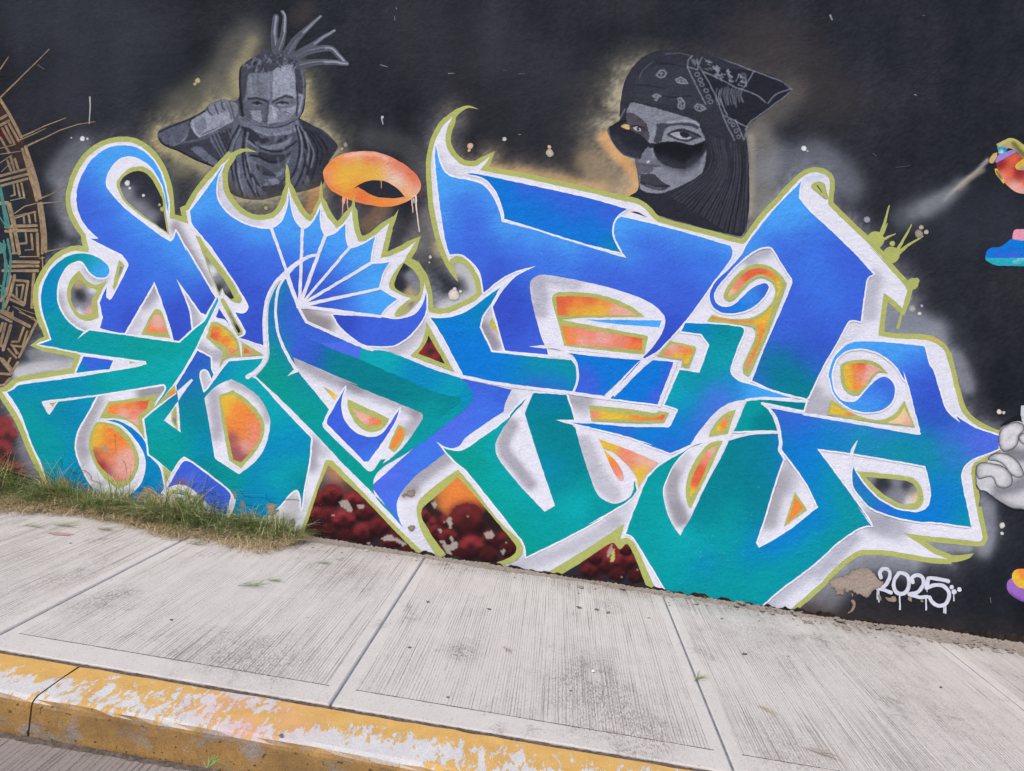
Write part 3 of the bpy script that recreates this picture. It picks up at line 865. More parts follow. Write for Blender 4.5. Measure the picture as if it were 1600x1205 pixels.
# ------------------------------------------------------------------ paintings that lie behind the lettering
# concentric patterned disc at the left edge
TAN, TEALP = (146, 126, 100), (74, 128, 122)
paint('disc_ground', poly("f: 0,395 60,480 130,620 175,730 230,900 280,1100 A: 355,1080 C: 330,300 290,520 290,620 150,900 80,1060 30,1115 0,1120! -120,1120! f: -60,395!"), "g: 0,200=DR 40,300=BK 60,400=BK 40,500=BK", wall, 6, [('L', "f: 0,430 90,600 170,800 240,1050 A: 340,900 C: 310,200 270,500 180,780 60,1020", 6, 12, (58, 47, 40), .8), ('L', "g: 0,240 20,340 20,480", 8, 14, (34, 44, 50), .8)], jit=.1)
disc = []
def dl(s, w=3.2, w1=None):
    disc.extend(stroke(line(s, 16), w * 1.08, (w1 if w1 else w) * 1.08))
dl("f: 0,400! 330,75!", 2.2, 1.2); dl("f: 0,210! 58,125!", 2.2, 1.2); dl("f: 140,665! 300,590! 445,535!", 2.2, 1); dl("f: 135,685! 310,605!", 1.8, .8); dl("f: 180,725! 400,620! 520,580 640,560!", 2.2, 1); dl("f: 275,1075! 360,1040! 450,985!", 2, 1); dl("f: 280,1110! 430,1098!", 2, 1)
dl("f: 0,410 50,490 100,580 140,665", 4.4); dl("f: 150,745 190,870 225,990 245,1090", 4.0); dl("f: 172,730 215,860 250,980 270,1075", 5.0)
dl("f: 0,545! 40,520!", 4); dl("f: 0,585! 60,555!", 4); dl("f: 60,575! 125,690!", 3.6); dl("f: 38,590! 95,705!", 3.6); dl("f: 15,605! 72,705!", 3.6); dl("f: 5,670! 60,770!", 3.2); dl("f: 0,740! 105,715!", 1.6); dl("f: 0,780! 140,760!", 1.2)
dl("f: 50,820! 72,890!", 3.4); dl("f: 72,800! 97,885!", 3.4); dl("f: 100,810! 122,880!", 3.4); dl("f: 0,925! 170,882!", 3.6); dl("f: 0,960! 180,915!", 3.6); dl("f: 0,995! 182,945!", 3.6); dl("f: 92,985! 102,1050!", 3); dl("f: 118,980! 135,1065!", 3); dl("f: 145,975! 165,1070!", 3); dl("f: 75,1062! 105,1050!", 2); dl("f: 70,1090! 165,1070!", 1.4)
dl("f: 0,840! 80,785!", 1.2); dl("f: 10,900! 100,810!", 1); dl("f: 100,1175! 165,1130! 260,1105!", 1.4); dl("f: 100,1195! 240,1165!", 1.4)
dl("A: 320,690 340,820 355,940 355,1065", 5); dl("A: 300,690 320,820 332,950 330,1080", 4); dl("A: 355,1065! 510,1035!", 1.6, .8); dl("A: 200,250! 310,650!", 5); dl("A: 175,270! 290,665!", 4)
dl("A: 0,690! 60,685! 110,870! 150,1080!", 5.4); dl("A: 80,690! 130,890!", 3); dl("A: 45,872! 285,862!", 4.4); dl("A: 45,905! 285,900!", 4.4); dl("A: 75,870! 110,1075!", 4); dl("A: 185,790! 190,840!", 3.2); dl("A: 225,785! 235,840!", 3.2); dl("A: 120,805! 270,755! 280,830!", 2.6)
dl("A: 200,925! 210,1000! 155,1005!", 3); dl("A: 245,930! 255,1050!", 3.2); dl("A: 290,925! 300,1100!", 4); dl("A: 100,1080! 150,1078!", 3); dl("A: 155,1105! 300,1105!", 1.6); dl("A: 195,1055! 255,1052!", 1.4)
dl("C: 80,145! 300,150!", 4); dl("C: 60,180! 300,180!", 4); dl("C: 20,215! 295,215!", 4); dl("C: 330,110! 335,200!", 2); dl("C: 305,120! 345,115!", 1.6)
dl("C: 115,255! 80,400! 35,500!", 4.6); dl("C: 80,255! 50,400! 5,450!", 4.6); dl("C: 90,400! 190,475! 220,300! 110,290!", 3.6); dl("C: 60,430! 185,485!", 3.6); dl("C: 130,330! 185,325! 165,430!", 2.8); dl("C: 130,350! 130,420!", 3); dl("C: 265,240! 250,500!", 4.4); dl("C: 250,500! 290,520!", 2); dl("C: 70,500! 60,530!", 3)
dl("C: 0,530! 230,650!", 5); dl("C: 20,520! 100,560!", 3); dl("C: 0,570! 90,615!", 4); dl("C: 100,540! 95,580!", 3); dl("C: 45,630! 0,800!", 4.4); dl("C: 85,645! 25,835!", 4.4); dl("C: 20,625! 0,690!", 4); dl("C: 0,770! 30,830!", 3); dl("C: 185,660! 145,770! 95,770!", 3.4); dl("C: 215,690! 175,810! 100,800! 130,860!", 3); dl("C: 65,825! 130,895!", 3); dl("C: 85,790! 140,860!", 2.4); dl("C: 290,610! 150,890!", 3.6); dl("C: 270,600! 290,615!", 3); dl("C: 120,500! 290,560!", 1); dl("C: 100,490! 260,600!", 1); dl("C: 150,540! 270,590!", 1.2)
dl("C: 0,900! 90,1010!", 4.4); dl("C: 20,900! 100,995!", 3); dl("C: 0,1020! 80,1025! 140,930!", 3.6); dl("C: 60,945! 80,900!", 3); dl("C: 30,1110! 75,1060!", 4); dl("C: 0,1110! 40,1105!", 3)
dp = paint('patterned_disc', disc, TAN, wall, 3.0, [('L', "f: 0,560 60,700 120,900", 6, 14, (122, 104, 84), .6), ('L', "C: 100,500 60,700", 8, 14, (118, 100, 82), .5)], jit=.12)
dp['label'] = 'tan line pattern of stepped frets and rays forming part of a disc'
tl = []
for s, w in (("A: 0,570! 15,640! 50,870!", 5), ("A: 10,620! 60,800! 75,880!", 3), ("A: 0,800! 45,870!", 2), ("A: 0,1010! 40,1010! 35,1070! 0,1075!", 3), ("A: 60,970! 85,1100! C: 80,200! 55,330!", 4), ("A: 30,980! 40,1180!", 3), ("C: 0,0! 40,90! 40,240! 10,420!", 3.5), ("C: 20,40! 60,180! 30,330!", 2.5), ("C: 0,330! 40,350! 20,520!", 3), ("A: 0,560! 20,560!", 3), ("C: 0,60! 30,60!", 4), ("A: 0,1040! 30,1040!", 5), ("C: 0,370! 30,370!", 3)):
    tl += stroke(line(s), w)
paint('disc_centre', tl, TEALP, dp, 0)

# ---- portrait of a person with a scarf over the mouth
mb, md, ml, mh = (78, 81, 94), (44, 46, 57), (112, 116, 130), (146, 150, 164)
man_ops = [
    # arm and sleeve
    ('P', "a: 65,720 150,675 245,645 240,700 215,760 150,800 95,790 65,760", (84, 88, 102), 1), ('P', "a: 245,645 300,615 260,660 270,720 300,745 200,790 150,800 215,760", (58, 60, 72), 1), ('P', "a: 95,795 200,785 330,750 440,720 470,760 430,860 400,918 250,870", (56, 58, 70), 1),
    ('P', "a: 250,660 330,600 440,550 470,570 495,640 330,720 290,745 262,710", (140, 144, 158), 1), ('P', "a: 262,680 300,650 330,640 340,690 290,735", (112, 116, 130), .8), ('P', "a: 340,570 380,550 440,535 480,545 470,590 420,610 400,590 380,625 350,600", (120, 124, 138), 1), ('P', "a: 470,545 515,560 515,610 490,640 470,600", (116, 120, 132), .9),
    ('L', "a: 345,575 350,600 370,622", .5, .8, (60, 62, 72), .9), ('L', "a: 385,560 395,590 405,615", .5, .8, (60, 62, 72), .9), ('L', "a: 425,545 430,575 445,590", .5, .8, (60, 62, 72), .9), ('L', "a: 470,545 480,580 495,640", .4, .8, (70, 72, 82), .8), ('L', "a: 455,560 475,610 480,640", .4, .8, (80, 82, 92), .8), ('L', "a: 262,665 275,720 300,745", .4, .8, (178, 180, 190), .7), ('L', "a: 300,745 400,700 490,650", .4, .8, (170, 172, 182), .7),
    ('L', "a: 65,720 130,690 240,645 330,600", .5, .9, (30, 32, 40), .9), ('L', "a: 65,755 100,795 200,835 300,885 400,920", .8, 1.2, (28, 30, 38), .9), ('L', "a: 150,795 215,760 240,690", .4, .8, (140, 144, 156), .6), ('L', "a: 130,790 300,760 400,720", .8, 1.0, (90, 94, 106), .7),
    ('P', "a: 250,815 300,800 360,850 420,900 400,918 330,880", (100, 104, 118), .9), ('P', "a: 355,745 400,720 460,860 440,880 400,830", (98, 102, 116), .9)]
for k in range(7):
    x0 = 370 + k * 20
    man_ops.append(('L', f"a: {x0},{735 - k * 7} {x0 + 30},{800 - k * 4} {x0 + 62},{860 - k * 2}", .5, .8, (46, 48, 58), .9))
man_ops += [
    # far shoulder and scarf body
    ('P', "a: 870,645 950,680 1060,760 1090,800 1030,890 1000,990 950,1030 900,900", (52, 54, 66), 1), ('P', "a: 500,640 540,650 620,800 650,1000 640,1105 500,1060 450,980 460,850", (92, 96, 110), 1), ('P', "a: 540,680 850,650 880,800 850,1000 740,1080 650,1000 600,850", (80, 84, 97), 1),
    ('P', "a: 520,620 540,640 620,680 720,690 800,670 855,640 860,700 800,725 700,735 620,710 545,680", (106, 110, 126), 1), ('P', "a: 600,700 700,725 800,710 850,690 840,720 760,735 680,740", (130, 134, 150), .9), ('P', "a: 550,690 600,705 650,760 590,770 555,740", md, .95), ('P', "a: 735,775 790,735 805,735 780,770", md, .9), ('P', "a: 640,760 690,750 700,770 650,785", md, .9),
    ('P', "a: 560,755 620,790 700,795 780,775 830,740 800,790 720,820 640,810 590,790", (118, 122, 136), .9), ('P', "a: 640,830 720,850 800,840 830,820 790,870 720,900 650,870", md, .85), ('P', "a: 560,850 640,900 740,950 800,880 820,850 790,930 740,975 660,930 590,890", (112, 116, 130), .9), ('P', "a: 620,900 690,930 740,970 660,960", md, .8), ('P', "a: 600,960 660,985 740,985 755,1015 650,1030 680,1000", (120, 124, 138), .9), ('P', "a: 560,900 600,950 650,1030 610,1000", md, .85), ('P', "a: 650,1030 740,1015 800,960 780,1040 700,1075", (50, 52, 62), .8)]
for s in ("a: 545,690 500,780 480,900 500,1040", "a: 525,680 470,790 455,900", "a: 560,700 545,820 560,960 620,1090", "a: 550,780 570,900 600,1000 640,1090", "a: 500,850 510,960 545,1080", "a: 850,680 870,800 850,920 800,1010", "a: 870,690 905,800 890,930 840,1040", "a: 890,700 940,800 930,900 890,1010", "a: 905,700 970,810 960,920 940,980", "a: 930,710 1000,820 985,900", "a: 960,720 1020,800 1030,880", "a: 540,640 620,675 720,690 800,672 855,640", "a: 600,770 650,810 740,830 800,810 850,770", "a: 590,850 650,860 700,890 760,880"):
    man_ops.append(('L', s, .7, 1.0, (30, 32, 40), .85))
for s in ("a: 535,700 490,800 475,900", "a: 575,720 565,820 590,950", "a: 860,690 885,800 865,920", "a: 900,720 950,830 935,920", "a: 880,690 920,790 915,900", "a: 530,630 600,670 720,682 800,665", "a: 520,900 530,1000 560,1090", "a: 600,980 620,1060"):
    man_ops.append(('L', s, .5, .9, (136, 140, 154), .7))
man_ops += [
    # head
    ('P', "a: 530,350 620,280 740,250 850,300 900,420 905,500 880,600 860,640 720,690 560,640 528,520", (98, 102, 116), 1),
    ('P', "a: 525,350 560,320 680,250 740,248 850,300 860,350 840,330 760,340 720,370 640,380 580,385 570,450 550,560 540,610 528,520", (64, 66, 78), 1), ('P', "a: 720,370 760,345 835,340 850,400 850,470 860,560 830,620 770,660 735,640 720,560 715,450", (142, 147, 161), 1),
    ('P', "a: 580,390 640,385 715,375 715,450 700,520 680,530 590,520 570,480", (110, 114, 127), 1), ('P', "a: 690,420 715,420 715,530 690,530", (120, 124, 140), .9), ('P', "a: 570,530 640,525 690,545 670,600 600,600 565,570", (88, 92, 105), .9), ('P', "a: 705,545 760,520 830,515 850,560 800,580 730,575", (102, 106, 119), .9), ('P', "a: 580,600 640,595 665,610 650,660 600,640", (134, 139, 152), .95), ('P', "a: 650,600 690,600 690,670 660,665", (82, 85, 98), .85), ('P', "a: 690,560 712,560 735,640 740,665 700,680 680,665", (140, 145, 158), .95), ('P', "a: 740,600 790,600 830,620 800,650 750,655", (112, 116, 130), .8), ('P', "a: 545,540 570,560 600,640 560,630", (84, 87, 100), .9),
    ('L', "a: 580,528 620,522 655,530 682,544", .8, .9, (42, 44, 52), .9), ('L', "a: 718,545 750,527 790,510 828,520", 1.0, .9, (48, 50, 60), .85), ('L', "a: 600,555 625,545 655,558", .6, .8, (32, 34, 42), .95), ('L', "a: 740,555 770,545 805,552", .6, .8, (34, 36, 44), .95), ('B', 'a', 628, 556, 9, (26, 28, 34), .95), ('B', 'a', 772, 553, 8, (30, 32, 40), .9), ('L', "a: 600,560 625,568 650,562", .4, .8, (140, 144, 156), .7), ('L', "a: 745,560 775,566 800,560", .4, .8, (150, 154, 166), .6), ('L', "a: 690,545 688,600 680,660", .5, 1.0, (58, 60, 70), .8), ('L', "a: 700,678 735,668", .5, .8, (60, 62, 72), .8), ('L', "a: 715,570 725,640", .5, 1.0, (176, 180, 190), .7), ('L', "a: 705,430 708,530", .4, 1.0, (88, 90, 104), .7), ('L', "a: 590,410 600,500", .6, 1.4, (132, 136, 148), .6), ('L', "a: 630,400 640,510", .6, 1.2, (92, 96, 108), .7),
    ('L', "a: 750,585 780,600 800,610", .4, .8, (62, 64, 76), .8), ('L', "a: 760,590 800,615", .4, .8, (170, 174, 186), .6),
    # ear and sideburn
    ('P', "a: 860,500 885,495 885,560 870,620 855,600", (112, 116, 130), .9), ('L', "a: 865,505 885,510 875,570 865,600", .4, .8, (150, 154, 166), .8), ('P', "a: 840,360 870,360 890,450 880,500 860,490 850,440", (58, 60, 72), .9), ('L', "a: 850,440 858,560 850,620", .6, .9, (40, 42, 52), .8), ('L', "a: 528,350 525,430 530,530 545,620", 1.2, 1.5, (30, 32, 40), .9), ('L', "a: 905,420 905,520 890,600 870,640", .6, 1.2, (30, 32, 40), .8)]
rr = random.Random(4)
for k in range(46):                                          # tight curls over the brow
    x = 545 + rr.random() * 310; y = 262 + rr.random() * 95
    if y < 400 - abs(x - 540) * .32 - 80: y += 30
    man_ops.append(('L', f"a: {x:.0f},{y:.0f} {x + rr.uniform(-6, 14):.0f},{y + 12:.0f} {x + rr.uniform(-14, 16):.0f},{y + 26:.0f}", .3, .8, (118, 120, 132) if k % 3 else (34, 36, 44), .75))
for k in range(26):                                          # dry brush over the scarf
    x = 460 + rr.random() * 520; y = 700 + rr.random() * 340
    man_ops.append(('L', f"a: {x:.0f},{y:.0f} {x + 8:.0f},{y + 30:.0f} {x + rr.uniform(-10, 20):.0f},{y + 60:.0f}", .5, 1.6, (112, 116, 128) if k % 2 else (56, 58, 70), .45))
man_ops.append(('L', "a: 430,1010 480,1085 540,1120 640,1130 740,1105 850,1085 960,1050 1010,1010", 3.5, 11, (70, 67, 62), .95))
man_ops.append(('L', "a: 1015,860 1050,900 1010,1010", 2, 8, (46, 47, 54), .9))
man = paint('painted_portrait', MAN_SIL, mb, wall, 1.35, man_ops, jit=.10)
man['label'] = 'grey painted bust of a person with dreadlocks, scarf over the mouth and a raised arm'
for s, w0, w1 in (("a: 735,255! 725,160 735,60!", 10, 7), ("a: 745,250! 775,170 785,60 770,32!", 10, 4), ("a: 800,270! 850,190 920,120 988,58!", 12, 3), ("a: 840,285! 930,230 1000,180 1068,138!", 10, 3), ("a: 850,290! 930,255 1040,240 1090,280 1125,320!", 10, 6), ("a: 870,340! 960,320 1050,320 1140,328!", 10, 5)):
    L_ = line(s)
    sh = stroke(L_, w0 * 1.25, w1 * 1.35)
    off = np.array([0.9, -0.6])
    paint('dreadlock', sh, (82, 85, 97), man, 1.3, [('L', L_ + off, .4, .9, (150, 154, 166), .8), ('L', L_ - off * 1.6, .3, .8, (58, 60, 71), .8), ('L', L_[len(L_) // 2:] + off * .3, .5, 1.0, (170, 174, 186), .6)] )

# ---- portrait of a person with sunglasses and a bandana
wd, wf, wfl = (44, 46, 56), (126, 128, 140), (98, 100, 112)
wo = [('P', "c: 690,560 800,590 900,620 915,960 870,1130 700,1095 500,1040 380,1005 340,955 220,908 280,870 480,890 600,820 660,700", (40, 42, 51), 1),
      ('P', "c: 180,430 215,420 245,365 640,490 700,540 800,560 880,600 920,490 1165,290 940,180 700,100 480,65 300,115 200,260", (47, 49, 59), 1), ('P', "c: 660,200 940,185 1160,290 920,480 880,520 800,450 700,330", (34, 36, 45), 1), ('P', "c: 290,200 480,140 570,170 640,300 700,400 600,400 380,370 270,360 260,300", (54, 57, 67), .8),
      # face
      ('P', "d: 290,190 420,215 680,290 900,360 975,410 975,440 1025,550 1040,680 1010,850 950,930 800,1010 600,1090 420,1070 385,1040 370,950 325,765 400,640 470,590 440,400 310,320 245,300 270,220", wf, 1),
      ('P', "d: 245,300 330,310 420,380 455,470 470,580 400,560 280,480", (78, 72, 80), 1), ('P', "d: 300,430 350,420 385,440 390,480 340,475", (150, 152, 162), .95), ('P', "d: 195,430 235,400 275,420 275,460", (206, 176, 118), .95), ('P', "d: 390,440 430,430 450,480 410,490", (52, 50, 58), .9),
      ('P', "d: 545,410 700,400 880,395 970,440 960,460 860,425 700,425 620,470 600,570 520,590 540,500", (64, 66, 77), 1), ('P', "d: 620,500 700,450 780,430 880,430 960,470 1020,555 930,605 850,600 700,580 605,575", (128, 131, 143), 1), ('P', "d: 640,510 700,470 800,450 900,480 985,530 900,570 820,580 720,555 670,530", (70, 72, 83), 1), ('P', "d: 675,495 770,485 800,540 880,530 890,545 820,560 740,540", (158, 160, 170), 1), ('P', "d: 775,490 850,490 880,520 840,545 800,535", (38, 38, 46), 1), ('L', "d: 660,500 760,470 860,480 985,535", .5, .8, (34, 35, 44), .9), ('L', "d: 690,520 760,560 850,575 920,545", .4, .8, (52, 54, 64), .9), ('L', "d: 650,390 760,375 900,380 965,420", .6, 1, (160, 163, 174), .7), ('L', "d: 470,590 490,560 530,440", 1.2, 2, (140, 143, 155), .8),
      # glasses
      ('P', "d: 60,450 80,430 170,380 250,400 300,470 400,520 465,590 500,600 700,575 900,610 1030,570 1040,650 960,760 820,850 620,810 530,720 500,640 400,700 390,750 300,745 180,680 110,590", (36, 38, 47), 1), ('P', "d: 190,430 240,400 275,425 275,462", (206, 176, 118), .95), ('P', "d: 520,620 700,590 900,620 1010,600 950,720 840,780 830,840 700,790 590,740", (22, 23, 30), .95), ('L', "d: 62,450 90,560 160,660 300,740 390,755", .5, .8, (130, 132, 142), .7), ('L', "d: 75,435 180,385 240,370", .6, .9, (24, 25, 32), .9), ('L', "d: 600,760 700,800 830,830 930,760", 2, 7, (52, 54, 63), .7), ('L', "d: 130,560 220,660 340,720", 2, 6, (58, 60, 70), .7), ('L', "d: 820,850 960,760 1035,660", .6, 1.0, (60, 62, 72), .8),
      ('P', "d: 285,440 320,420 375,428 400,470 380,492 320,478", (70, 66, 74), 1), ('P', "d: 312,440 350,428 385,445 388,478 345,474", (168, 170, 178), 1), ('P', "d: 345,432 372,440 378,472 352,470", (40, 38, 46), .9), ('L', "d: 300,432 350,420 400,440", .5, .8, (34, 33, 40), .9),
      # nose, mouth, cheek
      ('P', "d: 460,630 490,690 520,770 590,820 520,835 420,825 385,780 400,720", (110, 113, 125), 1), ('P', "d: 385,790 430,800 590,820 520,835 420,830", (74, 76, 87), .9), ('L', "d: 455,785 470,775", .7, .9, (206, 206, 212), .95), ('L', "d: 448,840 450,890 470,912 490,890 488,840", .5, .8, (170, 172, 180), .85), ('P', "d: 325,765 385,790 420,830 520,840 480,900 400,890 380,930 345,850", (86, 86, 98), .9),
      ('P', "d: 385,920 400,895 450,905 520,900 600,980 680,1020 600,1065 500,1050 400,1010 380,960", (58, 59, 69), 1), ('L', "d: 385,985 450,1000 540,1020 670,1020", .5, .8, (34, 35, 43), .9), ('L', "d: 450,1010 520,1040 580,1045", .9, 1.4, (84, 86, 97), .8), ('L', "d: 390,1045 450,1075 540,1080", .6, 1.0, (140, 142, 154), .6), ('P', "d: 330,780 375,930 360,1000 345,850", (70, 70, 80), .5),
      ('L', "d: 180,350 230,260", .4, .9, (120, 122, 132), .8)]
for k in range(70):                                          # combed hair
    t = k / 69
    x0, y0 = 690 + 210 * t, 560 + 60 * t
    x2, y2 = 470 + 420 * t, 905 + 200 * min(1, t * 1.3)
    x1, y1 = 690 + 215 * t, 740 + 80 * t
    c_ = (70, 72, 83) if k % 3 == 0 else (54, 56, 66) if k % 3 == 1 else (26, 28, 35)
    wo.append(('L', f"c: {x0 + rr.uniform(-4, 4):.0f},{y0:.0f} {x1 + rr.uniform(-5, 5):.0f},{y1:.0f} {x2 + rr.uniform(-5, 5):.0f},{y2:.0f}", .25, .8, c_, .75))
wl_ = (136, 140, 152)
def wline(s, w=.35, a=.8, c=wl_):
    wo.append(('L', s, w, .7, c, a))
# bandana seams, border and paisley marks
for s in ("e: 605,240! 760,550!", "e: 715,240! 830,450 905,640!", "e: 610,240 615,180 650,145", "e: 690,260 710,200 730,160", "e: 605,240! 690,260!", "e: 745,280! 900,350 1010,410! 1180,470 1260,535!", "e: 1160,280! 1080,410!", "e: 1170,275! 1440,375!", "e: 1495,425! 1400,500 1240,620 1130,700 1090,760!", "e: 1475,420! 1340,470 1280,540!", "e: 905,650! 1000,850!", "e: 1010,680! 1080,850!", "e: 905,640! 1010,690 1110,740!", "e: 750,100 900,170 1080,240 1170,280", "e: 880,500 920,600 940,640", "e: 1105,740! 1085,840!"):
    wline(s, .4, .75)
for s in ("e: 200,330 240,250 330,190 430,150", "e: 370,210 480,215 600,240", "e: 190,390 300,395 420,420", "e: 350,470 480,490 640,480"):
    wline(s, .4, .55, (26, 28, 35))
wline("e: 205,330 240,260 330,190", .3, .4); wline("e: 430,130 560,125 640,150", .3, .35); wline("e: 1420,375 1450,400 1480,425", 1.2, .6)
for x, y in ((690, 300), (715, 345), (730, 385), (765, 435), (785, 485), (800, 530)):
    q = circle(960 + x / 5.333, 60 + y / 5.333, 3.6, 9, .8); wo.append(('L', close_path(q), .25, .6, wl_, .75))
for x, y in ((960, 690), (990, 720), (1015, 770), (1035, 820)):
    q = circle(960 + x / 5.333, 60 + y / 5.333, 2.8, 8, 1.1); wo.append(('L', close_path(q), .25, .6, wl_, .7))
for k in range(34):
    x = 820 + rr.random() * 250; y = 215 + (x - 820) * .35 + rr.random() * 90
    wline(f"e: {x:.0f},{y:.0f} {x + rr.uniform(-18, 18):.0f},{y + 12:.0f} {x + rr.uniform(-8, 34):.0f},{y + rr.uniform(8, 36):.0f}", .3, .75)
for k in range(16):
    x = 860 + k * 14 + rr.uniform(-5, 5); y = 400 + rr.random() * 40
    wline(f"e: {x:.0f},{y:.0f} {x - 14:.0f},{y + 60:.0f} {x + rr.uniform(-10, 20):.0f},{y + 110 + rr.uniform(-20, 40):.0f}", .3, .5)
for k in range(8):
    wline(f"e: {1050 + k * 6:.0f},{300 + k * 14} {1080 + k * 3:.0f},{290 + k * 14} {1100:.0f},{305 + k * 14}", .25, .5); wline(f"e: {640 + k * 8},{170 + (k % 3) * 18} {655 + k * 6},{185 + (k % 4) * 14}", .3, .6)
for s in ("e: 350,310! 380,270 415,265 432,290 420,320 385,330 350,310", "e: 512,345 550,325 590,345 612,375 560,375 525,365 512,345", "e: 318,480 350,465 388,482 350,500 318,480", "e: 530,500 555,495 585,540 580,580 555,590 530,575 540,540 530,500", "e: 668,570 690,548 735,560 760,585 720,605 685,600 668,570"):
    wline(s, .45, .9)
for s in ("e: 378,290! 405,290!", "e: 392,290! 390,310!", "e: 530,348! 558,348!", "e: 544,348! 544,362!", "e: 582,348! 568,352 570,362 586,362", "e: 682,568! 708,568!", "e: 695,568! 695,588!", "e: 735,568! 720,574 722,586 740,588", "e: 550,515! 552,540 568,520!", "e: 555,550! 555,575 572,556!", "e: 335,482! 365,482!", "e: 335,512 350,520 358,508"):
    wline(s, .3, .85)
for k in range(9):
    x = 745 + rr.random() * 60; y = 165 + rr.random() * 90
    wline(f"e: {x:.0f},{y:.0f} {x + 14:.0f},{y + rr.uniform(-12, 12):.0f} {x + 24:.0f},{y + 10:.0f}", .3, .6)
woman = paint('painted_portrait', WOMAN_SIL, wd, wall, 1.2, wo, jit=.07)
woman['label'] = 'grey painted head of a person with low sunglasses, long hair and a patterned bandana'

# ---- glowing ring
ring = paint('painted_ring', "G: 125,470 140,410 200,345 290,300 400,283 520,285 640,320 750,380 840,450 885,520 885,580 855,625 790,670 700,705 600,717 480,700 370,675 260,630 170,570",
             "G: 200,400=OR 160,480=SA 250,480=YE 300,330=SA 420,310=PK 560,310=SA 700,400=RE 800,460=RE 850,520=RE 400,400=YE 300,430=YE 480,430=YE 550,460=YE 650,420=PK 700,500=W 770,560=CR 860,580=PK 820,640=CR 300,560=YE 350,620=OR 420,620=RE 550,680=OR 650,690=OR 750,650=OR 230,560=OR 480,340=RE 640,480=CR",
             wall, 3.0, [('L', "G: 300,320 420,300 540,310 620,340", .6, 2.2, (236, 190, 180), .7), ('L', "G: 495,310 505,400", .5, .9, (230, 160, 120), .6), ('L', "G: 140,500 200,580 300,630", .5, 2.4, (222, 120, 80), .6)])
ring['label'] = 'orange and yellow painted ring with dripping paint'
paint('ring_hole', "G: 365,572! 410,540 470,515 560,508 640,530 710,580 762,636! 700,648 620,648 530,635 460,600 400,560!", 'BK', ring, 6)
for s, w0, w1, c in (("G: 280,645! 277,780!", 2.2, 1.2, (226, 160, 130)), ("G: 292,650! 288,690!", 3, 2, (226, 160, 130)), ("G: 312,650! 320,762!", 1.8, 1, (226, 170, 140)), ("G: 818,660! 826,762!", 2, 1.2, (226, 196, 186)), ("G: 832,655! 836,690!", 2.4, 1, (226, 196, 186)), ("G: 850,630! 852,720! 866,830! 878,912!", 2.8, 1.4, (230, 206, 196)), ("G: 578,510! 580,574!", 1.6, 1, (206, 140, 100)), ("G: 880,610! 884,650!", 1.2, .8, (120, 60, 60)), ("G: 895,600! 900,640!", 1.2, .8, (120, 60, 60))):
    paint('paint_drip', stroke(line(s), w0, w1), c, ring, 0)
# ------------------------------------------------------------------ the lettering
OLV = "g: 150,230=OL 300,300=OL 700,300=OL 1100,350=OL 1300,280=OL 1500,600=OL 1400,870=OL 60,700=OL"
olive_ops = [('L', "C: 690,20 880,150", 2, 6, (200, 196, 130), .4), ('L', "R: 1230,700 1350,760", 1, 4, (214, 170, 90), .7), ('L', "S: 1440,60 1500,260", 0, 4, (196, 196, 110), .5),
             ('L', "G: 1390,420 1600,470", 0, 4, (206, 186, 100), .5), ('L', "B: 300,640 480,430", 0, 3, (150, 160, 80), .4), ('L', "E: 240,600 340,900", 0, 5, (188, 188, 104), .5)]
sil = close_path(WHITE_SIL)
keep_i = [0]
for i_ in range(1, len(WHITE_SIL)):                      # thin out points on the gentle runs before widening the outline
    a_, b_, c_ = WHITE_SIL[keep_i[-1]], WHITE_SIL[i_], WHITE_SIL[(i_ + 1) % len(WHITE_SIL)]
    u_, v_ = b_ - a_, c_ - b_
    turn = abs(u_[0] * v_[1] - u_[1] * v_[0]) / (np.linalg.norm(u_) * np.linalg.norm(v_) + 1e-9)
    if np.linalg.norm(u_) > 9 or turn > .35: keep_i.append(i_)
SIL_THIN = WHITE_SIL[keep_i]
ol_shapes = [SIL_THIN] + outline_band(SIL_THIN, 8.2)
ol_shapes += [poly(s) for s in (
    "G: 960,260 985,170 1050,60 1110,0 1135,15! 1090,120! 1060,250", "i: 440,1000! 455,900 490,810 560,720 620,680 685,660 755,683! 690,676 630,712 585,770 560,830 545,900 540,960!",
    "G: 1400,360! 1412,335 1435,298! 1425,345 1395,385 1340,420 1290,405!", "B: 480,415 560,330 660,270 740,262 810,292! 730,285 660,310 600,370 560,440 545,520!",
    "B: 1032,560! 1030,460 1040,390 1048,390 1062,460 1075,560!", "B: 1290,720! 1296,600 1310,512! 1322,620 1330,720!", "G: 330,790! 345,700 370,620! 372,720 365,820!",
    "G: 600,880! 660,810 715,735! 680,850 640,960!", "G: 780,1060! 830,990 890,955! 850,1030 800,1120!", "G: 690,1200! 760,1090 830,1020 840,1000! 800,1120!",
    "H: 1020,0! 1050,0! 1110,140! 1150,200 1180,305! 1130,250 1060,130", "R: 1050,500! 1110,370! 1075,480 1050,570 1020,675! 1000,668! 1030,570",
    "T: 1000,440! 1110,435 1210,422! 1180,455 1110,485 1000,497!", "H: 700,580! 690,540 740,480 830,430 880,300 840,190 755,135 850,150 920,220 960,320 980,420 985,520! 950,545!",
    "A: 665,930! 700,985! C: 640,30! 700,0! 930,105! 880,190! 760,90!")]
ol_shapes += [circle(1200 + 840 / 5, 180 + 975 / 5, 13.5), circle(1200 + 962 / 5, 180 + 1092 / 5, 13), circle(1200 + 1130 / 5, 380 + 318 / 5, 9), circle(1200 + 1160 / 5, 380 + 295 / 5, 4.5)]
ol_shapes += stroke(line("Q: 880,930! 915,830! 948,705!"), 6, 2, False) + stroke(line("Q: 890,930! 912,890! 935,845!"), 4.5, 1.4, False) + stroke(line("Q: 900,970! 998,925!"), 4.5, 1.2, False)
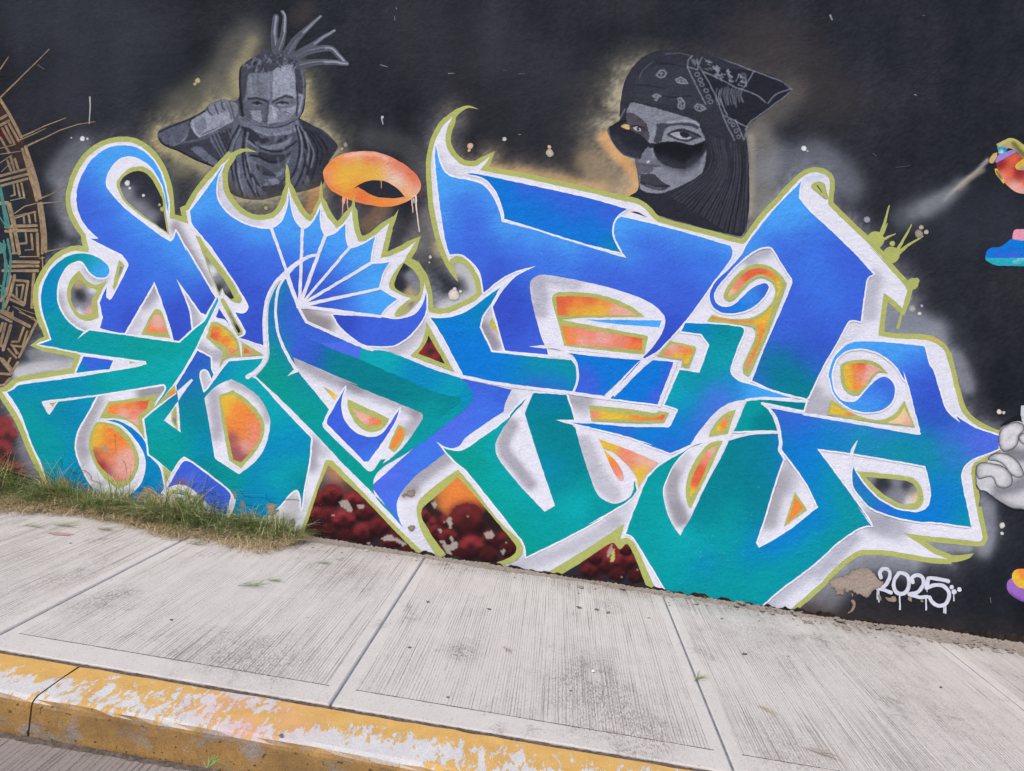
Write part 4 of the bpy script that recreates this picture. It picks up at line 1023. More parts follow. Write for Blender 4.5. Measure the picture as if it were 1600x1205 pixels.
ol_shapes += stroke(line("Q: 1000,1070! 1060,970! 1122,855!"), 6, 1.6, False) + stroke(line("Q: 1000,1090! 1100,1010! 1215,945!"), 7, 1.6, False)
letters = paint('graffiti_lettering', ol_shapes, OLV, wall, 14, olive_ops)
letters['label'] = 'interlocked blue and teal graffiti letters with white and olive outlines'
paint('paint_drop', circle(1200 + 970 / 5, 180 + 1003 / 5, 4.2), 'OL', wall, 0)

GD = (112, 110, 118)
GL = (160, 158, 168)
white_ops = [
    ('L', "A: 1370,870 1450,1020 1550,1190 D: 330,170 420,310", 1.4, 8.1, (104, 96, 98), 0.54), ('L', "C: 690,200 740,255 800,275", 1.4, 8.1, GD, 0.43), ('L', "C: 460,420 480,530 560,640 640,690", 1.4, 9.45, GD, 0.40),
    ('L', "C: 1200,330 1190,400 1130,470", 2.1, 9.45, GD, 0.50), ('L', "C: 1060,600 1010,690", 2.1, 10.8, GL, 0.43), ('L', "D: 250,400 300,520 330,640", 2.1, 8.1, GD, 0.43), ('L', "D: 350,810 440,880 520,880", 2.1, 9.45, GD, 0.40),
    ('L', "E: 1290,120 1220,150 1120,170", 2.8, 9.45, (92, 88, 92), 0.54), ('L', "E: 760,230 690,380 640,520 650,640", 2.1, 10.8, (116, 110, 118), 0.50), ('L', "E: 640,700 690,800 780,900", 1.4, 10.8, GL, 0.36),
    ('L', "F: 470,180 480,300 500,420 490,500", 1.4, 9.45, (120, 114, 126), 0.47), ('L', "F: 620,90 760,150 870,260 890,370", 1.4, 6.75, GD, 0.40), ('L', "D: 380,1010 400,1090 400,1140", 1.4, 8.1, GL, 0.50),
    ('L', "F: 1240,570 1230,700 1235,740", 2.8, 9.45, (108, 104, 112), 0.50), ('L', "F: 1260,590 1330,630", 2.1, 8.1, GL, 0.43), ('L', "D: 1150,530 1230,590 1340,640", 3.5, 12.2, (112, 104, 102), 0.54), ('L', "H: 0,600 60,610 120,640", 2.8, 12.2, (120, 112, 110), 0.43),
    ('L', "D: 1120,920 1250,990 1400,1060 1600,1130", 2.1, 9.45, (112, 108, 120), 0.50), ('L', "K: 320,110 600,220 850,320", 1.4, 8.1, GD, 0.40), ('L', "K: 860,330 850,400 780,470", 2.1, 9.45, (110, 104, 112), 0.43),
    ('L', "K: 1080,680 960,770 870,840 790,920", 3.5, 9.45, (112, 108, 116), 0.54), ('L', "H: 680,830 780,770 880,650", 3.5, 10.8, (150, 144, 152), 0.50), ('L', "H: 1370,650 1420,720 1460,800", 2.1, 8.1, (118, 112, 124), 0.50), ('L', "H: 1390,600 1430,500", 1.4, 8.1, GL, 0.43),
    ('L', "J: 180,660 240,740 270,800", 2.1, 8.1, (120, 112, 126), 0.43), ('L', "G: 1020,360 1060,440 1140,490", 2.1, 10.8, GL, 0.32), ('L', "B: 500,520 520,650 640,760 800,840", 2.1, 10.8, (178, 176, 194), 0.43),
    ('L', "L: 400,220 380,280", 4.2, 10.8, (176, 174, 184), 0.43), ('L', "Q: 500,460 420,480 300,500", 0.7, 4.05, (150, 170, 220), 0.36), ('L', "R: 830,280 800,400 790,540", 4.2, 10.8, (150, 152, 168), 0.54), ('L', "R: 650,640 600,740", 5.6, 18.9, (196, 194, 206), 0.36),
    ('L', "S: 350,200 330,280 420,270", 7, 16.2, (126, 124, 134), 0.50), ('L', "S: 100,850 60,980 20,1150", 3.5, 10.8, (150, 148, 156), 0.50), ('L', "O: 1380,720 1300,880 1230,1050 1200,1180", 3.5, 10.8, (146, 144, 152), 0.54), ('L', "O: 1410,850 1360,930", 2.1, 9.45, GL, 0.43),
    ('L', "T: 540,140 620,240 500,220 420,200", 3.5, 13.5, (140, 140, 154), 0.54), ('L', "T: 0,560 120,450 260,300", 3.5, 10.8, (146, 148, 166), 0.54), ('L', "P: 1180,940 1350,800 1500,690", 2.8, 10.8, (150, 150, 166), 0.47),
    ('L', "S: 800,1130 900,1180", 3.5, 10.8, (140, 140, 152), 0.50), ('L', "V: 800,820 1100,740 1400,610 1600,480", 2.8, 10.8, (150, 148, 158), 0.47), ('L', "P: 0,260 80,180", 2.8, 10.8, GL, 0.36), ('L', "V: 30,420 60,560 150,700", 3.5, 13.5, (196, 196, 206), 0.36),
    ('L', "U: 240,300 320,330 250,420 200,480", 2.8, 10.8, (150, 142, 142), 0.47), ('L', "U: 1150,260 1240,240", 4.2, 5.4, (150, 138, 130), 0.43), ('L', "U: 400,330 380,480", 2.8, 10.8, (190, 188, 196), 0.36),
    ('L', "L: 880,230 930,240 990,230", 2.8, 9.45, (120, 118, 126), 0.50), ('L', "L: 900,250 960,300", 2.8, 9.45, GL, 0.43), ('L', "X: 100,200 160,270 260,310", 0.7, 6.75, (196, 196, 210), 0.29),
    ('L', "N: 1180,60 1100,90 1060,130", 2.8, 9.45, (134, 136, 150), 0.54), ('L', "R: 560,840 520,950 510,1100", 2.8, 12.2, (200, 198, 208), 0.29)]
body = paint('white_outline', WHITE_SIL, "g: 200,300=W 700,300=W 1200,300=W 1400,700=W 900,800=W 300,700=W", letters, 4.0, white_ops)

def fill(s, base, ops=(), pitch=8.0, name='colour_fill', edge=2.7):
    if isinstance(s, str): s = poly(s)
    if edge:                                             # clean white line drawn along the fill
        paint('white_edge', outline_band(s, edge), (228, 229, 238), letters, 0)
    return paint(name, s, base, letters, pitch, ops)
paint('counter_fill', "I: 1320,755! 1380,757 1460,797! 1390,775", (44, 44, 54), letters, 0)
# 1 blue sweep at the upper left
fill("A: 770,965! 700,900 640,820 605,730 598,640 610,550 650,450 700,370 770,300 850,255 950,235 1040,245 1110,275 1170,320 1230,400 1270,490 1300,600 1315,700 1316,770! 1298,690 1283,600 1252,520 1200,430 1130,365 1060,330 990,323 930,345 880,395 840,460 826,530 840,575! 900,650 980,730 1080,810 1180,885 1260,945 1330,988! 1358,965 1375,905! 1460,1070 "
     "D: 240,20! 345,195 490,440! 410,558! 370,545! 285,425 180,280! 235,410 280,540 300,685! 200,772! 160,762! 130,650 60,440 10,305! C: 1205,305! 1100,490 970,712! 780,665! 805,580! 778,465! 835,340! 832,420 855,443 885,415 998,190 1000,155 960,100 A: 960,1095! 705,965!",
     "A: 950,260=LB 1150,340=LB 1290,600=LB 1300,720=LB 780,330=LB 860,430=LB 800,480=LB 870,620=LB 700,470=MB 640,640=RB 680,800=RB 760,640=RB 850,760=RB 1000,800=LB 1150,930=LB 980,900=MB 900,930=RB 860,1030=RB 1100,1050=RB 1330,1030=LB 1250,1080=MB 1450,1150=LB C: 1150,80=MB 1050,250=RB 900,550=RB 1000,600=DB 1300,250=MB 1500,180=LB 1400,500=DB 1370,700=DB 850,620=RB D: 200,220=RB 330,350=RB 420,480=DB",
     pitch=7)
# 2 teal hook, arms and leg at the far left
fill("C: 855,210 830,160 750,105 650,80 560,90 470,140 390,220 340,320 320,430 335,540 365,640 405,755! 300,792! 420,812 650,858 900,890 1140,922! 1147,945! 1050,972 850,1005 600,1045 400,1075 150,1108 110,1140 55,1168! "
     "E: 60,170! 130,270 180,370 215,470 260,590 310,690 350,800! 380,900! 470,1010! 560,1180! 1000,1180! 800,1000 680,850 625,740 590,640 587,540 620,440 690,320 755,195! 760,185! 1100,130 1285,100! 1300,135 1270,190 1198,288! 1230,262 1360,100 D: 160,1100 250,960 340,800 420,630 508,450! 500,420! 470,480 420,570 400,610 300,690 205,778! C: 1400,778! 1150,745 970,718 700,680! 605,748! 655,692! 600,665 530,610 480,540 452,470 445,380 462,290 510,200 565,155 625,138 660,165 700,225 755,265 810,270 845,250",
     "C: 790,200=LB 830,230=LB 700,120=T1 560,120=T1 430,220=TB 380,350=TB 380,480=TB 400,600=T1 450,720=T1 350,790=CB 520,720=T1 700,780=T1 900,850=T1 1100,880=G1 1300,850=G1 1480,760=T1 1300,960=T3 1400,980=T3 900,1040=T3 500,1080=TB 250,1110=TB 150,1140=TB 800,1130=T1 1200,1050=T3 D: 450,560=T3 320,800=T3 E: 200,200=T1 500,170=T1 250,330=T1 600,260=TB 450,350=T1 550,420=TB 350,500=T1 450,650=T1 550,700=TB 400,760=T1 480,850=TB 600,950=TB 700,1050=TB",
     [('L', "D: 500,450 470,520", 1, 4, (80, 150, 220), .6), ('L', "C: 320,350 318,450 335,560", 1, 5, (0, 128, 190), .5), ('L', "E: 420,320 560,330", 6, 14, (0, 122, 160), .5)], pitch=7)
# 3 strip round the oval
fill("E: 830,385! 900,383 980,412 1060,466 1130,546 1165,660! 1240,740 1270,830 1282,920 1262,945! 1230,1180! 850,1180! 1000,985 1060,930 1112,860 1138,760 1130,660 1080,562 1000,462 920,407",
     "E: 950,410=TB 1100,540=CB 1160,700=TB 1200,850=TB 1050,1050=TB 1150,1000=CB")
# 4 small blue piece on the left arm
fill("C: 655,885! 885,915! 855,985! 595,1012!", "C: 700,910=RB 820,930=RB 650,990=TB 800,985=CB 740,960=RB", pitch=5)
# 6 second letter
fill("D: 590,925! 855,900! 862,950 800,1010 735,1045! 790,1055 870,1130 F: 950,225 1100,385 1232,522! 1215,720 1180,900 1155,1085! 1148,975 1120,925 1070,955 1000,1040 900,1130! 850,1250! 560,1250! 640,1030 620,965 500,850 300,700 240,668 210,685 140,790! 0,670! E: 1165,650! 1130,375! 1210,305 1380,175! F: 182,140! 180,112! D: 345,838! 445,895! 452,980 470,1030! 455,1060! 430,1005 400,985 365,1000 360,1045 390,1160! F: 395,165! 425,140 D: 540,985",
     "D: 350,880=RB 400,940=DB 300,960=DB 250,1050=RB F: 250,80=RB 310,100=T2 330,170=T2 280,320=T2 350,420=T2 420,520=TB 100,480=T3 250,550=T1 380,600=TB E: 1220,360=T3 1250,450=T1 1200,550=T1 F: 60,600=G1 200,620=G1 450,720=T2 550,760=G1 650,850=G1 800,800=TB 900,600=TB 950,400=T3 1000,500=TB 1100,600=TB 1100,750=T3 950,850=T3 900,980=TB 750,980=TB 700,1080=TB 1160,850=T2 850,250=T3 750,100=T3 650,30=T3 D: 700,950=T3 820,930=T3 600,960=TB 480,1100=T3", pitch=7)
# 7 rounded blue block by the grass
fill("F: 90,945! 225,715 260,700 300,715 560,915 600,960 600,1000 560,1150! 430,1120! 300,980!", "F: 250,730=RB 350,800=RB 450,900=RB 500,1000=RB 200,880=RB 300,850=PB", [('L', "F: 190,885 240,880", 3, 4, (150, 90, 110), .7)])
# 10 blue band in the middle, then the teal arrow over it
fill("K: 1190,55! 1600,145! 1555,230 1535,315! 1400,405 1250,510 1180,590 1100,600 1010,550! 1080,640! 950,740 850,815 740,940 703,1020 705,1110 735,1195! U: 1160,530! 1100,470! K: 500,900! 1000,450!",
     "K: 1300,120=RB 1500,180=RB 1400,280=MB 1250,350=PB 1300,450=MB 1100,500=PB 1000,620=MB 850,700=MB 700,780=PB 600,900=PB 700,950=MB 620,1050=PB 660,1130=MB", edge=0)
fill("D: 1030,268! 985,305 935,385 903,480 895,580 897,700 905,860 890,925 850,985 800,1040! F: 1000,225 1250,475 1450,690 K: 250,690 420,860 640,1080 738,1192! 620,1080 540,990 515,900 530,820 600,745 760,650 1000,480 1240,290 1295,220 1285,150 1240,90 1200,58! H: 1200,1052 1000,992 800,912 620,845 510,834! 440,815 330,755 200,700 0,630 D: 1150,540! 1130,500! 1040,262!",
     "D: 950,400=T1 930,600=T1 940,800=G1 930,950=G1 870,1050=G1 1050,430=RB 1010,560=DB 1080,600=RB 1060,700=RB 1150,680=RB 1250,680=RB 1400,740=RB F: 1000,100=G1 1200,350=G1 1350,450=T1 1500,720=G1 H: 480,860=T3 650,900=T3 850,1000=TB 1050,1080=TB K: 900,80=TB 1100,130=T3 1240,200=TB 1150,330=T1 900,520=T1 700,680=T1 300,650=T1 450,800=G1 550,950=G1 40,430=T1", pitch=7, edge=0)
fill("D: 1165,712! H: 200,830 400,905 700,1035 1000,1165 K: 1195,205! 1202,240 1000,400 840,545 640,692! 890,392 905,345 880,320 320,92 D: 1600,1112 1095,892! 1060,830!",
     "D: 1120,780=RB 1250,870=DB 1200,800=RB 1400,900=T2 1550,1000=T2 H: 300,950=T2 500,1080=T2 K: 500,80=T2 700,150=T2 900,220=T2 1080,230=T2 1000,350=T1 950,300=T1 800,530=T1", pitch=7, edge=0)
fill("D: 1165,708! H: 200,826 400,903! 422,828! 312,765! 100,775", (74, 108, 224), pitch=0, edge=0)
# 9 fan of blue petals
fill("B: 285,752! 400,600 550,385! 500,500 492,620 530,710 600,785 700,845 800,878 920,892! 1000,835 1045,725 1058,610! 1075,740 1110,830 1165,898! 1225,860 1280,780 1300,715! 1300,830 1320,915 1345,952! 1420,922 1500,850! 1503,970 1527,1047! G: 430,1012 530,950! 503,1080 495,1162! 570,1160 645,1148! H: 590,240 560,355! 625,395 705,440! 620,505 570,572! 250,540 D: 1200,500 1130,490! 1040,250! 950,310 892,430 872,560 872,700 866,800! 670,738! 715,715 722,690! 640,540! 690,550 725,540 743,500 735,470 640,310 520,130 430,0 B: 400,970 300,850!",
     "B: 480,520=LB 400,680=LB 330,760=LB 500,750=LB 620,830=LB 450,850=MB 750,920=LB 850,950=LB 1050,800=LB 1000,950=LB 1160,960=LB 1270,850=LB 1250,980=LB 1450,1000=LB 1350,1050=LB 400,930=RB 550,950=RB 700,1050=RB 900,1080=RB 1100,1100=MB D: 450,100=RB 600,120=RB 700,220=RB 850,150=RB 650,280=DB 800,400=DB 800,600=DB 700,600=RB 750,700=DB 1000,150=RB 1100,320=DB 1250,250=DB 1200,400=DB 1300,330=RB 1350,420=RB 1450,480=RB H: 50,60=MB 250,30=LB 150,150=MB 350,100=LB 450,80=LB 150,280=RB 300,200=MB 400,260=LB 500,230=LB 250,370=DB 400,350=LB 500,300=LB 550,400=LB 600,440=LB 450,420=LB 350,480=RB 450,500=LB 150,500=DB 530,540=LB", pitch=7)
fill("D: 512,510! 605,655! 560,600 488,578!", 'DB', pitch=0, edge=0)
# 11 dark blue crescent
fill("H: 200,560! 570,578 680,594 760,586 840,555 890,500 920,420 930,380! 930,520 900,600 850,670 780,740 700,790 640,805 560,805 470,800 400,770 310,700 240,630", "H: 300,620=DB 500,660=RB 650,700=RB 800,650=RB 880,560=RB 920,450=MB 560,780=RB")
# 13 long cerulean bar
fill("H: 965,580! 1040,587 1120,577 1220,547 1310,492 1400,422 1500,350! J: 250,390 335,328! 300,360 240,470 170,570 150,660! 240,850! 690,900 870,915! 900,960 912,1030 880,1165! 600,1140 300,1100 20,1045! H: 1225,1040! 1150,900 1060,730",
     "H: 1000,610=TB 1150,650=CB 1300,520=TB 1450,400=TB 1100,700=CB 1200,800=CB 1350,700=CB 1400,900=CB 1250,950=CB 1500,1000=CB J: 250,950=CB 400,1000=TB 600,960=T1 780,960=T1 850,1000=T1 700,1050=TB 600,1110=RB 750,1110=RB 850,1130=TB 300,1060=CB 100,600=TB 100,800=CB")
# 12 big blue letter
fill("G: 1005,235! 998,330 1015,520 1050,800 1085,1000 1115,1088! H: 1210,92 1300,160 1350,235 1380,385! J: 185,385! 300,290 430,220 590,178! 430,262 330,370 250,500! 345,840! 690,872! 660,800! 1420,900! 1180,1170! N: 20,1140! 150,1010 350,830 560,600 750,340 910,120 922,70! M: 918,1050! 905,1022! 700,960 340,860 50,792! I: 1250,792! 1203,830 1188,890 1195,960 1220,1015 1292,1118! 900,1000 600,905 325,835! G: 1520,830! 1500,740 1440,620 1370,545 1270,510 1160,492 1090,460 1040,380",
     "G: 1020,330=LB 1050,500=LB 1150,540=LB 1300,560=LB 1420,650=LB 1050,650=LB 1090,800=LB 1490,800=LB 1180,720=RB 1300,700=RB 1400,760=MB 1200,850=MB 1330,830=RB 1560,900=LB 1130,950=MB I: 350,880=LB 550,950=LB 750,1010=LB 880,1010=LB 100,900=RB 250,1000=RB 450,1020=MB 700,1100=RB 1000,1080=MB 1250,830=LB 1230,950=LB 1330,1090=LB 1400,830=LB 1550,870=LB 1350,950=MB 1450,1000=RB M: 500,930=LB 700,990=LB 850,1040=LB 150,850=LB 200,1000=RB 400,1020=RB 600,1060=MB 750,1120=RB J: 100,60=RB 300,150=DB 450,130=RB 700,180=MB 1000,220=RB 1200,300=RB 1400,350=RB 350,400=DB 400,500=DB 450,650=DB 550,750=RB 600,830=RB N: 100,250=RB 300,200=RB 500,200=RB 700,200=MB 800,130=MB 500,350=RB 600,420=RB 430,500=RB 450,620=DB 400,700=DB 250,850=DB 100,1030=DB", pitch=8)
fill("J: 700,828! 830,842 1420,897! 1120,1190! 890,1165! 918,1080 918,980 893,900 830,852", "J: 800,840=CB 950,900=CB 950,1000=RB 1000,1100=RB 1150,950=CB 1300,950=CB 1200,1080=CB 1050,880=CB", pitch=6, edge=0)
# 15 dark panel in the bar of that letter
fill("I: 45,460! 100,455 600,560 1000,650 1300,735! 1240,770 1197,830 1182,890 1192,970 1250,1075! 900,985 600,890 340,810! 330,740 300,650 250,560 190,500 120,475",
     "I: 150,480=CB 300,560=CB 380,700=CB 500,560=RB 650,620=RB 800,680=RB 600,700=CB 500,780=CB 750,800=CB 900,760=RB 1000,830=CB 1100,780=RB 1200,750=RB 1050,930=CB 1180,1030=TB 850,900=CB")
# 16 teal vee
fill("K: 1060,600! 1150,622 1230,612 1350,530 1500,425 1590,350 L: 380,350 470,250 575,170! 825,185! 870,320 900,460 950,640 1015,840 1075,970 1150,1022 1225,1032 1310,990 1345,930 1355,850! 1375,930! 1310,1010 1180,1090 1000,1195 V: 1500,450 1200,610 910,750! 905,690 885,630 840,575 700,395 450,85 350,0!",
     "K: 1150,650=G1 1300,600=G1 1400,560=T1 1500,480=T3 L: 100,650=G1 200,580=T3 250,650=T3 200,750=G1 300,800=T3 150,750=G1 330,850=T3 450,960=T3 300,950=G1 600,200=T2 700,210=CB 750,260=T2 650,350=T2 780,400=T2 700,550=T2 800,600=T2 850,700=T2 720,750=TB 780,900=T2 950,780=T2 1000,900=T1 880,1000=T3 950,1060=T3 1100,1060=T1 1300,1010=G1 600,1100=T1 700,1150=T1 V: 1000,480=T1 700,250=G1 850,480=G1 1250,350=T3 1350,420=T3 1100,560=T1 950,700=G1 1000,640=G1 1450,420=T2", pitch=7)
# 17 E shaped piece
fill("N: 555,625! 750,630 985,655 1012,690 970,790 930,900 905,1000 960,1070 1080,1110 O: 1200,150 1385,210! 1180,205 1030,222 900,250 800,310 700,420 640,500 595,575! 440,640! 200,555 L: 1500,580 1300,510 1000,435 850,400! 1020,408 1330,435 O: 420,437! 440,425 497,300! 485,290! 390,262! N: 510,990! 665,1012! 740,795! 680,710! 520,690!",
     "N: 600,660=CB 720,670=TB 860,690=T2 950,700=T1 800,780=T1 850,900=T3 750,950=T1 800,1050=T1 600,1050=T1 500,1130=T3 O: 450,200=T3 650,120=T1 550,250=T3 850,150=PB 760,200=PB 950,120=TB 1050,150=LB 1250,190=LB 1100,180=LB 800,260=PB 680,330=PB 600,420=RB 520,400=TB 600,260=TB 480,500=CB 300,500=CB 400,580=RB 200,480=TB L: 1500,500=CB 1300,460=RB 1100,430=CB 1000,420=CB", pitch=6)
fill("N: 300,912! 478,932! O: 345,260! L: 1165,213! J: 1250,1130! N: 130,1050", "N: 350,950=CB 460,970=RB 430,1080=RB 300,1050=CB 200,1100=CB O: 200,150=CB 320,200=RB 60,210=CB", pitch=6)
# 19 tall blue letter with the scroll
fill("Q: 262,515! 245,570 240,650! 330,755 550,960 790,1195 R: 700,110 822,242! 775,275 750,400 722,612! 660,598 620,620 540,770 430,960 315,1200! O: 1500,215! 1250,150 1075,72! N: 1180,800 1300,530 1390,310 1385,280! 1300,150 1240,50 1210,30 1130,42 1060,80 950,175 860,275 800,345 778,405 788,455 830,492 890,498 950,470 1010,410 1080,350 1150,315 1190,315 1205,340 1180,400 1110,480 1020,530 920,550 830,540 770,500 745,440 752,370 800,290 900,195 1000,80 M: 1040,1000 1110,910 Q: 0,790 130,650",
     "Q: 240,540=LB 150,680=LB 60,780=LB 200,760=LB 300,780=LB 0,850=LB 150,880=LB 400,900=MB 250,950=RB 500,1050=RB 350,1100=MB 100,1000=RB 600,1130=RB M: 1060,1030=LB 1250,1000=MB 1000,1100=LB N: 960,130=RB 850,250=RB 760,400=RB 850,525=RB 1050,430=LB 1090,380=LB 1000,480=CB 1160,340=DB 1180,380=DB 950,510=CB R: 150,100=RB 300,150=MB 450,200=MB 600,150=RB 700,250=RB 350,350=MB 500,450=MB 650,500=RB 250,420=RB 150,600=RB 300,620=RB 450,650=RB 400,780=DB 100,750=RB 250,850=DB 350,950=RB 100,900=T2 200,1000=T2 50,1050=T2 250,1100=T2 N: 1350,450=RB 1300,700=RB O: 1250,60=T2 1450,100=T2 1400,180=T2 1150,70=RB", pitch=7)
# 20 right hand letters
fill("R: 1220,805! 1000,782 850,770 700,768 620,790 540,860 490,950 472,1050 S: 480,60 495,130 525,195 585,255 660,300 750,320 850,313 930,280 975,220 990,150 975,90 930,50 890,45 840,70 780,130 720,200 680,235 620,240 560,215 515,150 497,70 R: 500,1000 520,930 570,870 640,832 740,825 840,850 930,900 1010,980 1065,1070 S: 1055,0 1100,130 1150,330 1185,460 1180,487! 700,400 300,340 20,290! 65,350 95,450 112,560 105,608! 200,735 300,880 390,1060! "
     "P: 1590,160! 1350,350 1130,478! 1105,440! 1160,280 O: 1250,880 1318,685! 1275,610! 1285,570 1275,488! 1100,495 895,535! 830,680 720,880 580,1170 P: 540,330 515,382! 480,340 420,230 385,100 O: 380,920 410,830 470,720 560,620 640,580 745,545! 640,572 500,650 350,740 260,830! 220,920 130,1150 P: 90,370! 140,390 200,480 415,832! 900,918! 1125,952! 1300,800 1450,690 1600,570 T: 150,330 300,230 370,205 405,207! 300,60 S: 810,1200! 600,900 380,605! 640,640 1000,700 1225,740! 1255,850 1270,950 1250,1050 1190,1095 1100,1095 1000,1075 850,990 730,860 660,740! 660,880 720,980 820,1075 1000,1140 1180,1175 T: 900,178 1185,218! "
     "X: 185,795! 165,690 145,600 135,530 150,485 190,450 265,420 325,395! 325,328! 200,285 110,230 S: 1500,400 1410,330 1370,260 1330,130 1290,0 R: 1260,950",
     "R: 1150,830=LB 1000,830=LB 850,800=LB 700,790=LB 550,870=LB 490,1000=LB 1000,900=LB 1150,930=MB 1100,1050=RB 1250,1100=DB S: 500,130=LB 600,265=LB 720,270=LB 850,250=LB 800,180=MB 880,80=RB 950,130=RB 1200,200=DB 1150,60=RB 1300,250=DB 1250,400=DB 1350,400=DB 1500,460=RB 120,330=RB 300,370=RB 600,420=RB 900,460=RB 150,450=RB 130,600=CB 300,520=CB 500,500=TB 700,500=T1 900,550=T1 1050,600=G1 1250,560=G1 1150,520=TB 1400,560=PB 1550,550=PB 1300,700=G1 1350,800=TB 1450,700=PB 1500,800=T1 1400,900=CB 1350,1050=CB 1450,1100=TB 1200,1130=CB 250,700=CB 350,850=CB 420,950=TB 500,850=T1 550,1000=T1 650,1150=G1 450,1100=T1 700,900=RB 900,1080=RB X: 290,350=PB 200,350=PB 250,400=PB 100,400=T1 150,650=TB T: 600,120=CB 900,160=CB 1150,180=T1 700,50=CB "
     "O: 1200,520=T2 1100,600=T2 900,620=T2 1250,650=T2 1000,800=T2 1100,950=T2 900,900=T2 800,1050=T2 1150,1050=T2 600,600=T1 450,720=T1 330,800=T1 300,950=T1 250,1150=T1 380,950=T3 P: 700,100=T2 900,200=T1 650,250=T2 800,350=T1 550,400=T3 620,430=T3 430,300=T3 350,150=T1 200,300=T1 300,550=T1 500,600=T1 700,600=TB 900,450=T1 1050,520=TB 1250,430=CB 1400,350=CB 1550,250=CB 900,700=T1 1000,850=T1 700,800=T1 1200,700=T1 1400,600=T1 1550,450=T1 T: 100,300=G1 250,150=T1 50,100=CB 200,20=G1 S: 390,1100=CB", pitch=7)
# 22
fill("O: 1035,232! 1180,222 1350,235 1495,248! 1475,305! 1300,280 1155,250! 1200,300 1240,370 1275,465! 1150,462 1000,468 918,470!", "O: 1060,300=T1 1150,400=T2 1000,430=T1 1250,240=T2 1400,270=T2 1100,240=T1", pitch=6)
# counters and white brush lines laid over the fills
def white(s, ops=(), name='white_stroke', pitch=4.0):
    return paint(name, s, 'W', letters, pitch, ops)
white("F: 610,60! 720,120 830,210 905,350 912,420 880,570 800,700 670,805! 480,685! 450,500 400,210! 450,150 520,100", white_ops[10:12])
white("F: 195,235! 212,478! 82,385!"); white("F: 185,155! 300,60! 312,72! 250,150 195,232!")
white("E: 325,240! 340,232! 760,185! 755,198! 458,238! 388,340! 375,335!")
white("J: 540,330 560,280 620,248 720,255 1000,310 1300,390 1500,480 1592,580 1578,690 1500,810 1420,897! 1100,860 800,832 660,815! 620,700 560,480",
      [('L', "J: 590,310 620,400 610,520", 6, 9, (166, 164, 180), .75), ('L', "J: 640,280 760,290 900,320", 3, 8, (170, 168, 182), .6)])
fill("J: 960,600! 1150,598 1570,605! 1550,658! 1250,635", "J: 1000,605=LB 1300,615=LB 1500,630=LB", pitch=0, edge=0)
white("J: 530,808! 640,797 700,802! 860,842! 1100,862 1420,885! 1405,912! 1100,890 840,858 740,826 640,822!", name='white_stroke')
white("J: 675,848! 700,832! 830,850 880,905! 850,915! 690,890!")
white("L: 565,172! 500,330! 600,650 735,1050! 655,1098! 450,880 300,690 270,590 300,500 400,350 480,260 530,195",
      [('L', "L: 400,420 340,540 350,640 430,740 540,880", 4, 7, (150, 146, 156), .75)])
white("L: 745,380! 860,380 1010,392 1020,410! 850,402! 900,425! 830,410!", pitch=0)
white("L: 870,425! 900,425! 1050,465! 1075,520! 1110,600! 1200,790 1265,860 1345,850! 1350,920 1310,990 1225,1030 1150,1020 1075,970 1015,840 950,640 895,440!",
      [('L', "L: 960,560 1040,750 1100,880 1190,960", 5, 8, (170, 168, 180), .7), ('L', "L: 1000,600 1080,780 1180,920", 4, 9, (190, 188, 198), .5)])
white("D: 1095,893! 1600,1112 K: 320,92 880,320 905,345 890,390 760,580 640,692! 595,722! 615,685! 575,690! 520,772 480,780 440,745 140,455 122,410 172,298! D: 1110,980!", white_ops[17:20], pitch=4)
fill("K: 300,125! 270,220 275,330 320,420 400,490 500,514 580,490 640,420 690,340 722,295! 690,390 600,540 480,705! 445,705! 155,410! 155,380 230,250", "K: 200,380=RB 300,480=RB 450,560=RB 480,650=MB 600,500=RB 260,270=RB 700,330=PB", pitch=6)
white("D: 1048,1038! 1100,985! 1135,985! 1125,1008!", pitch=0)
white(stroke(line("D: 1288,88! 1200,108 1110,160 1030,225 950,312 893,425 870,560 868,700 880,860 860,935 800,1005 735,1046"), 3.6, 7))
white(stroke(line("D: 1288,90! 1200,118 1110,180 1045,250 985,335 960,440 955,560 970,680 1005,790 1055,890 1105,975"), 3.2, 5))
white("D: 1280,84! 1200,100 1110,150 1030,220 985,275 1040,268 1100,195 1190,130 1285,98!", pitch=0)
for s, w0, w1 in (("D: 1135,490! B: 922,885!", 4, 5), ("D: 1140,488! B: 1165,890!", 5, 5), ("D: 1140,490! B: 1342,945!", 6, 5.5), ("D: 1145,488! H: 325,45!", 4, 4.5), ("D: 1140,490! H: 495,160!", 4.5, 5), ("D: 1135,494! H: 565,356!", 6, 4), ("D: 1130,496! H: 0,500! 572,574!", 5.5, 4.5)):
    white(stroke(line(s), w0, w1), name='fan_line', pitch=0)
white(stroke(line("D: 1130,492! 1195,615! 1600,797! H: 330,752 440,812 510,834!"), 4.5))
white(stroke(line("J: 20,1045! 300,1100 600,1140 870,1172 L: 1160,215!"), 5.5))
white(stroke(line("J: 878,1165! 908,1085 914,1020 900,950 870,910"), 3.6), pitch=0)
white("N: 20,1140! 200,930 215,890! 235,900! 330,850! 300,905! 200,1000 80,1120 0,1200! -20,1180!", pitch=0)
white(stroke(line("N: 200,950! 100,1060! 10,1150!"), 4.5), pitch=0)
white(stroke(line("N: 480,930! O: 350,265!"), 6), pitch=0)
white(stroke(line("O: 1510,235! 1300,225 1180,210 1030,225"), 4), pitch=0)
white(stroke(line("O: 1155,252! 1300,282! 1470,318! S: 280,335! 700,405 1180,488!"), 4.5), pitch=0)
white(stroke(line("O: 1160,252! 1220,310 1262,400 1288,500 1298,570 1285,610 1330,690"), 4.4), pitch=0)
white(stroke(line("O: 900,525 1050,490 1150,478 1275,477"), 4.4), pitch=0)
white(stroke(line("O: 890,535 1000,500 930,500"), 3.4), pitch=0)
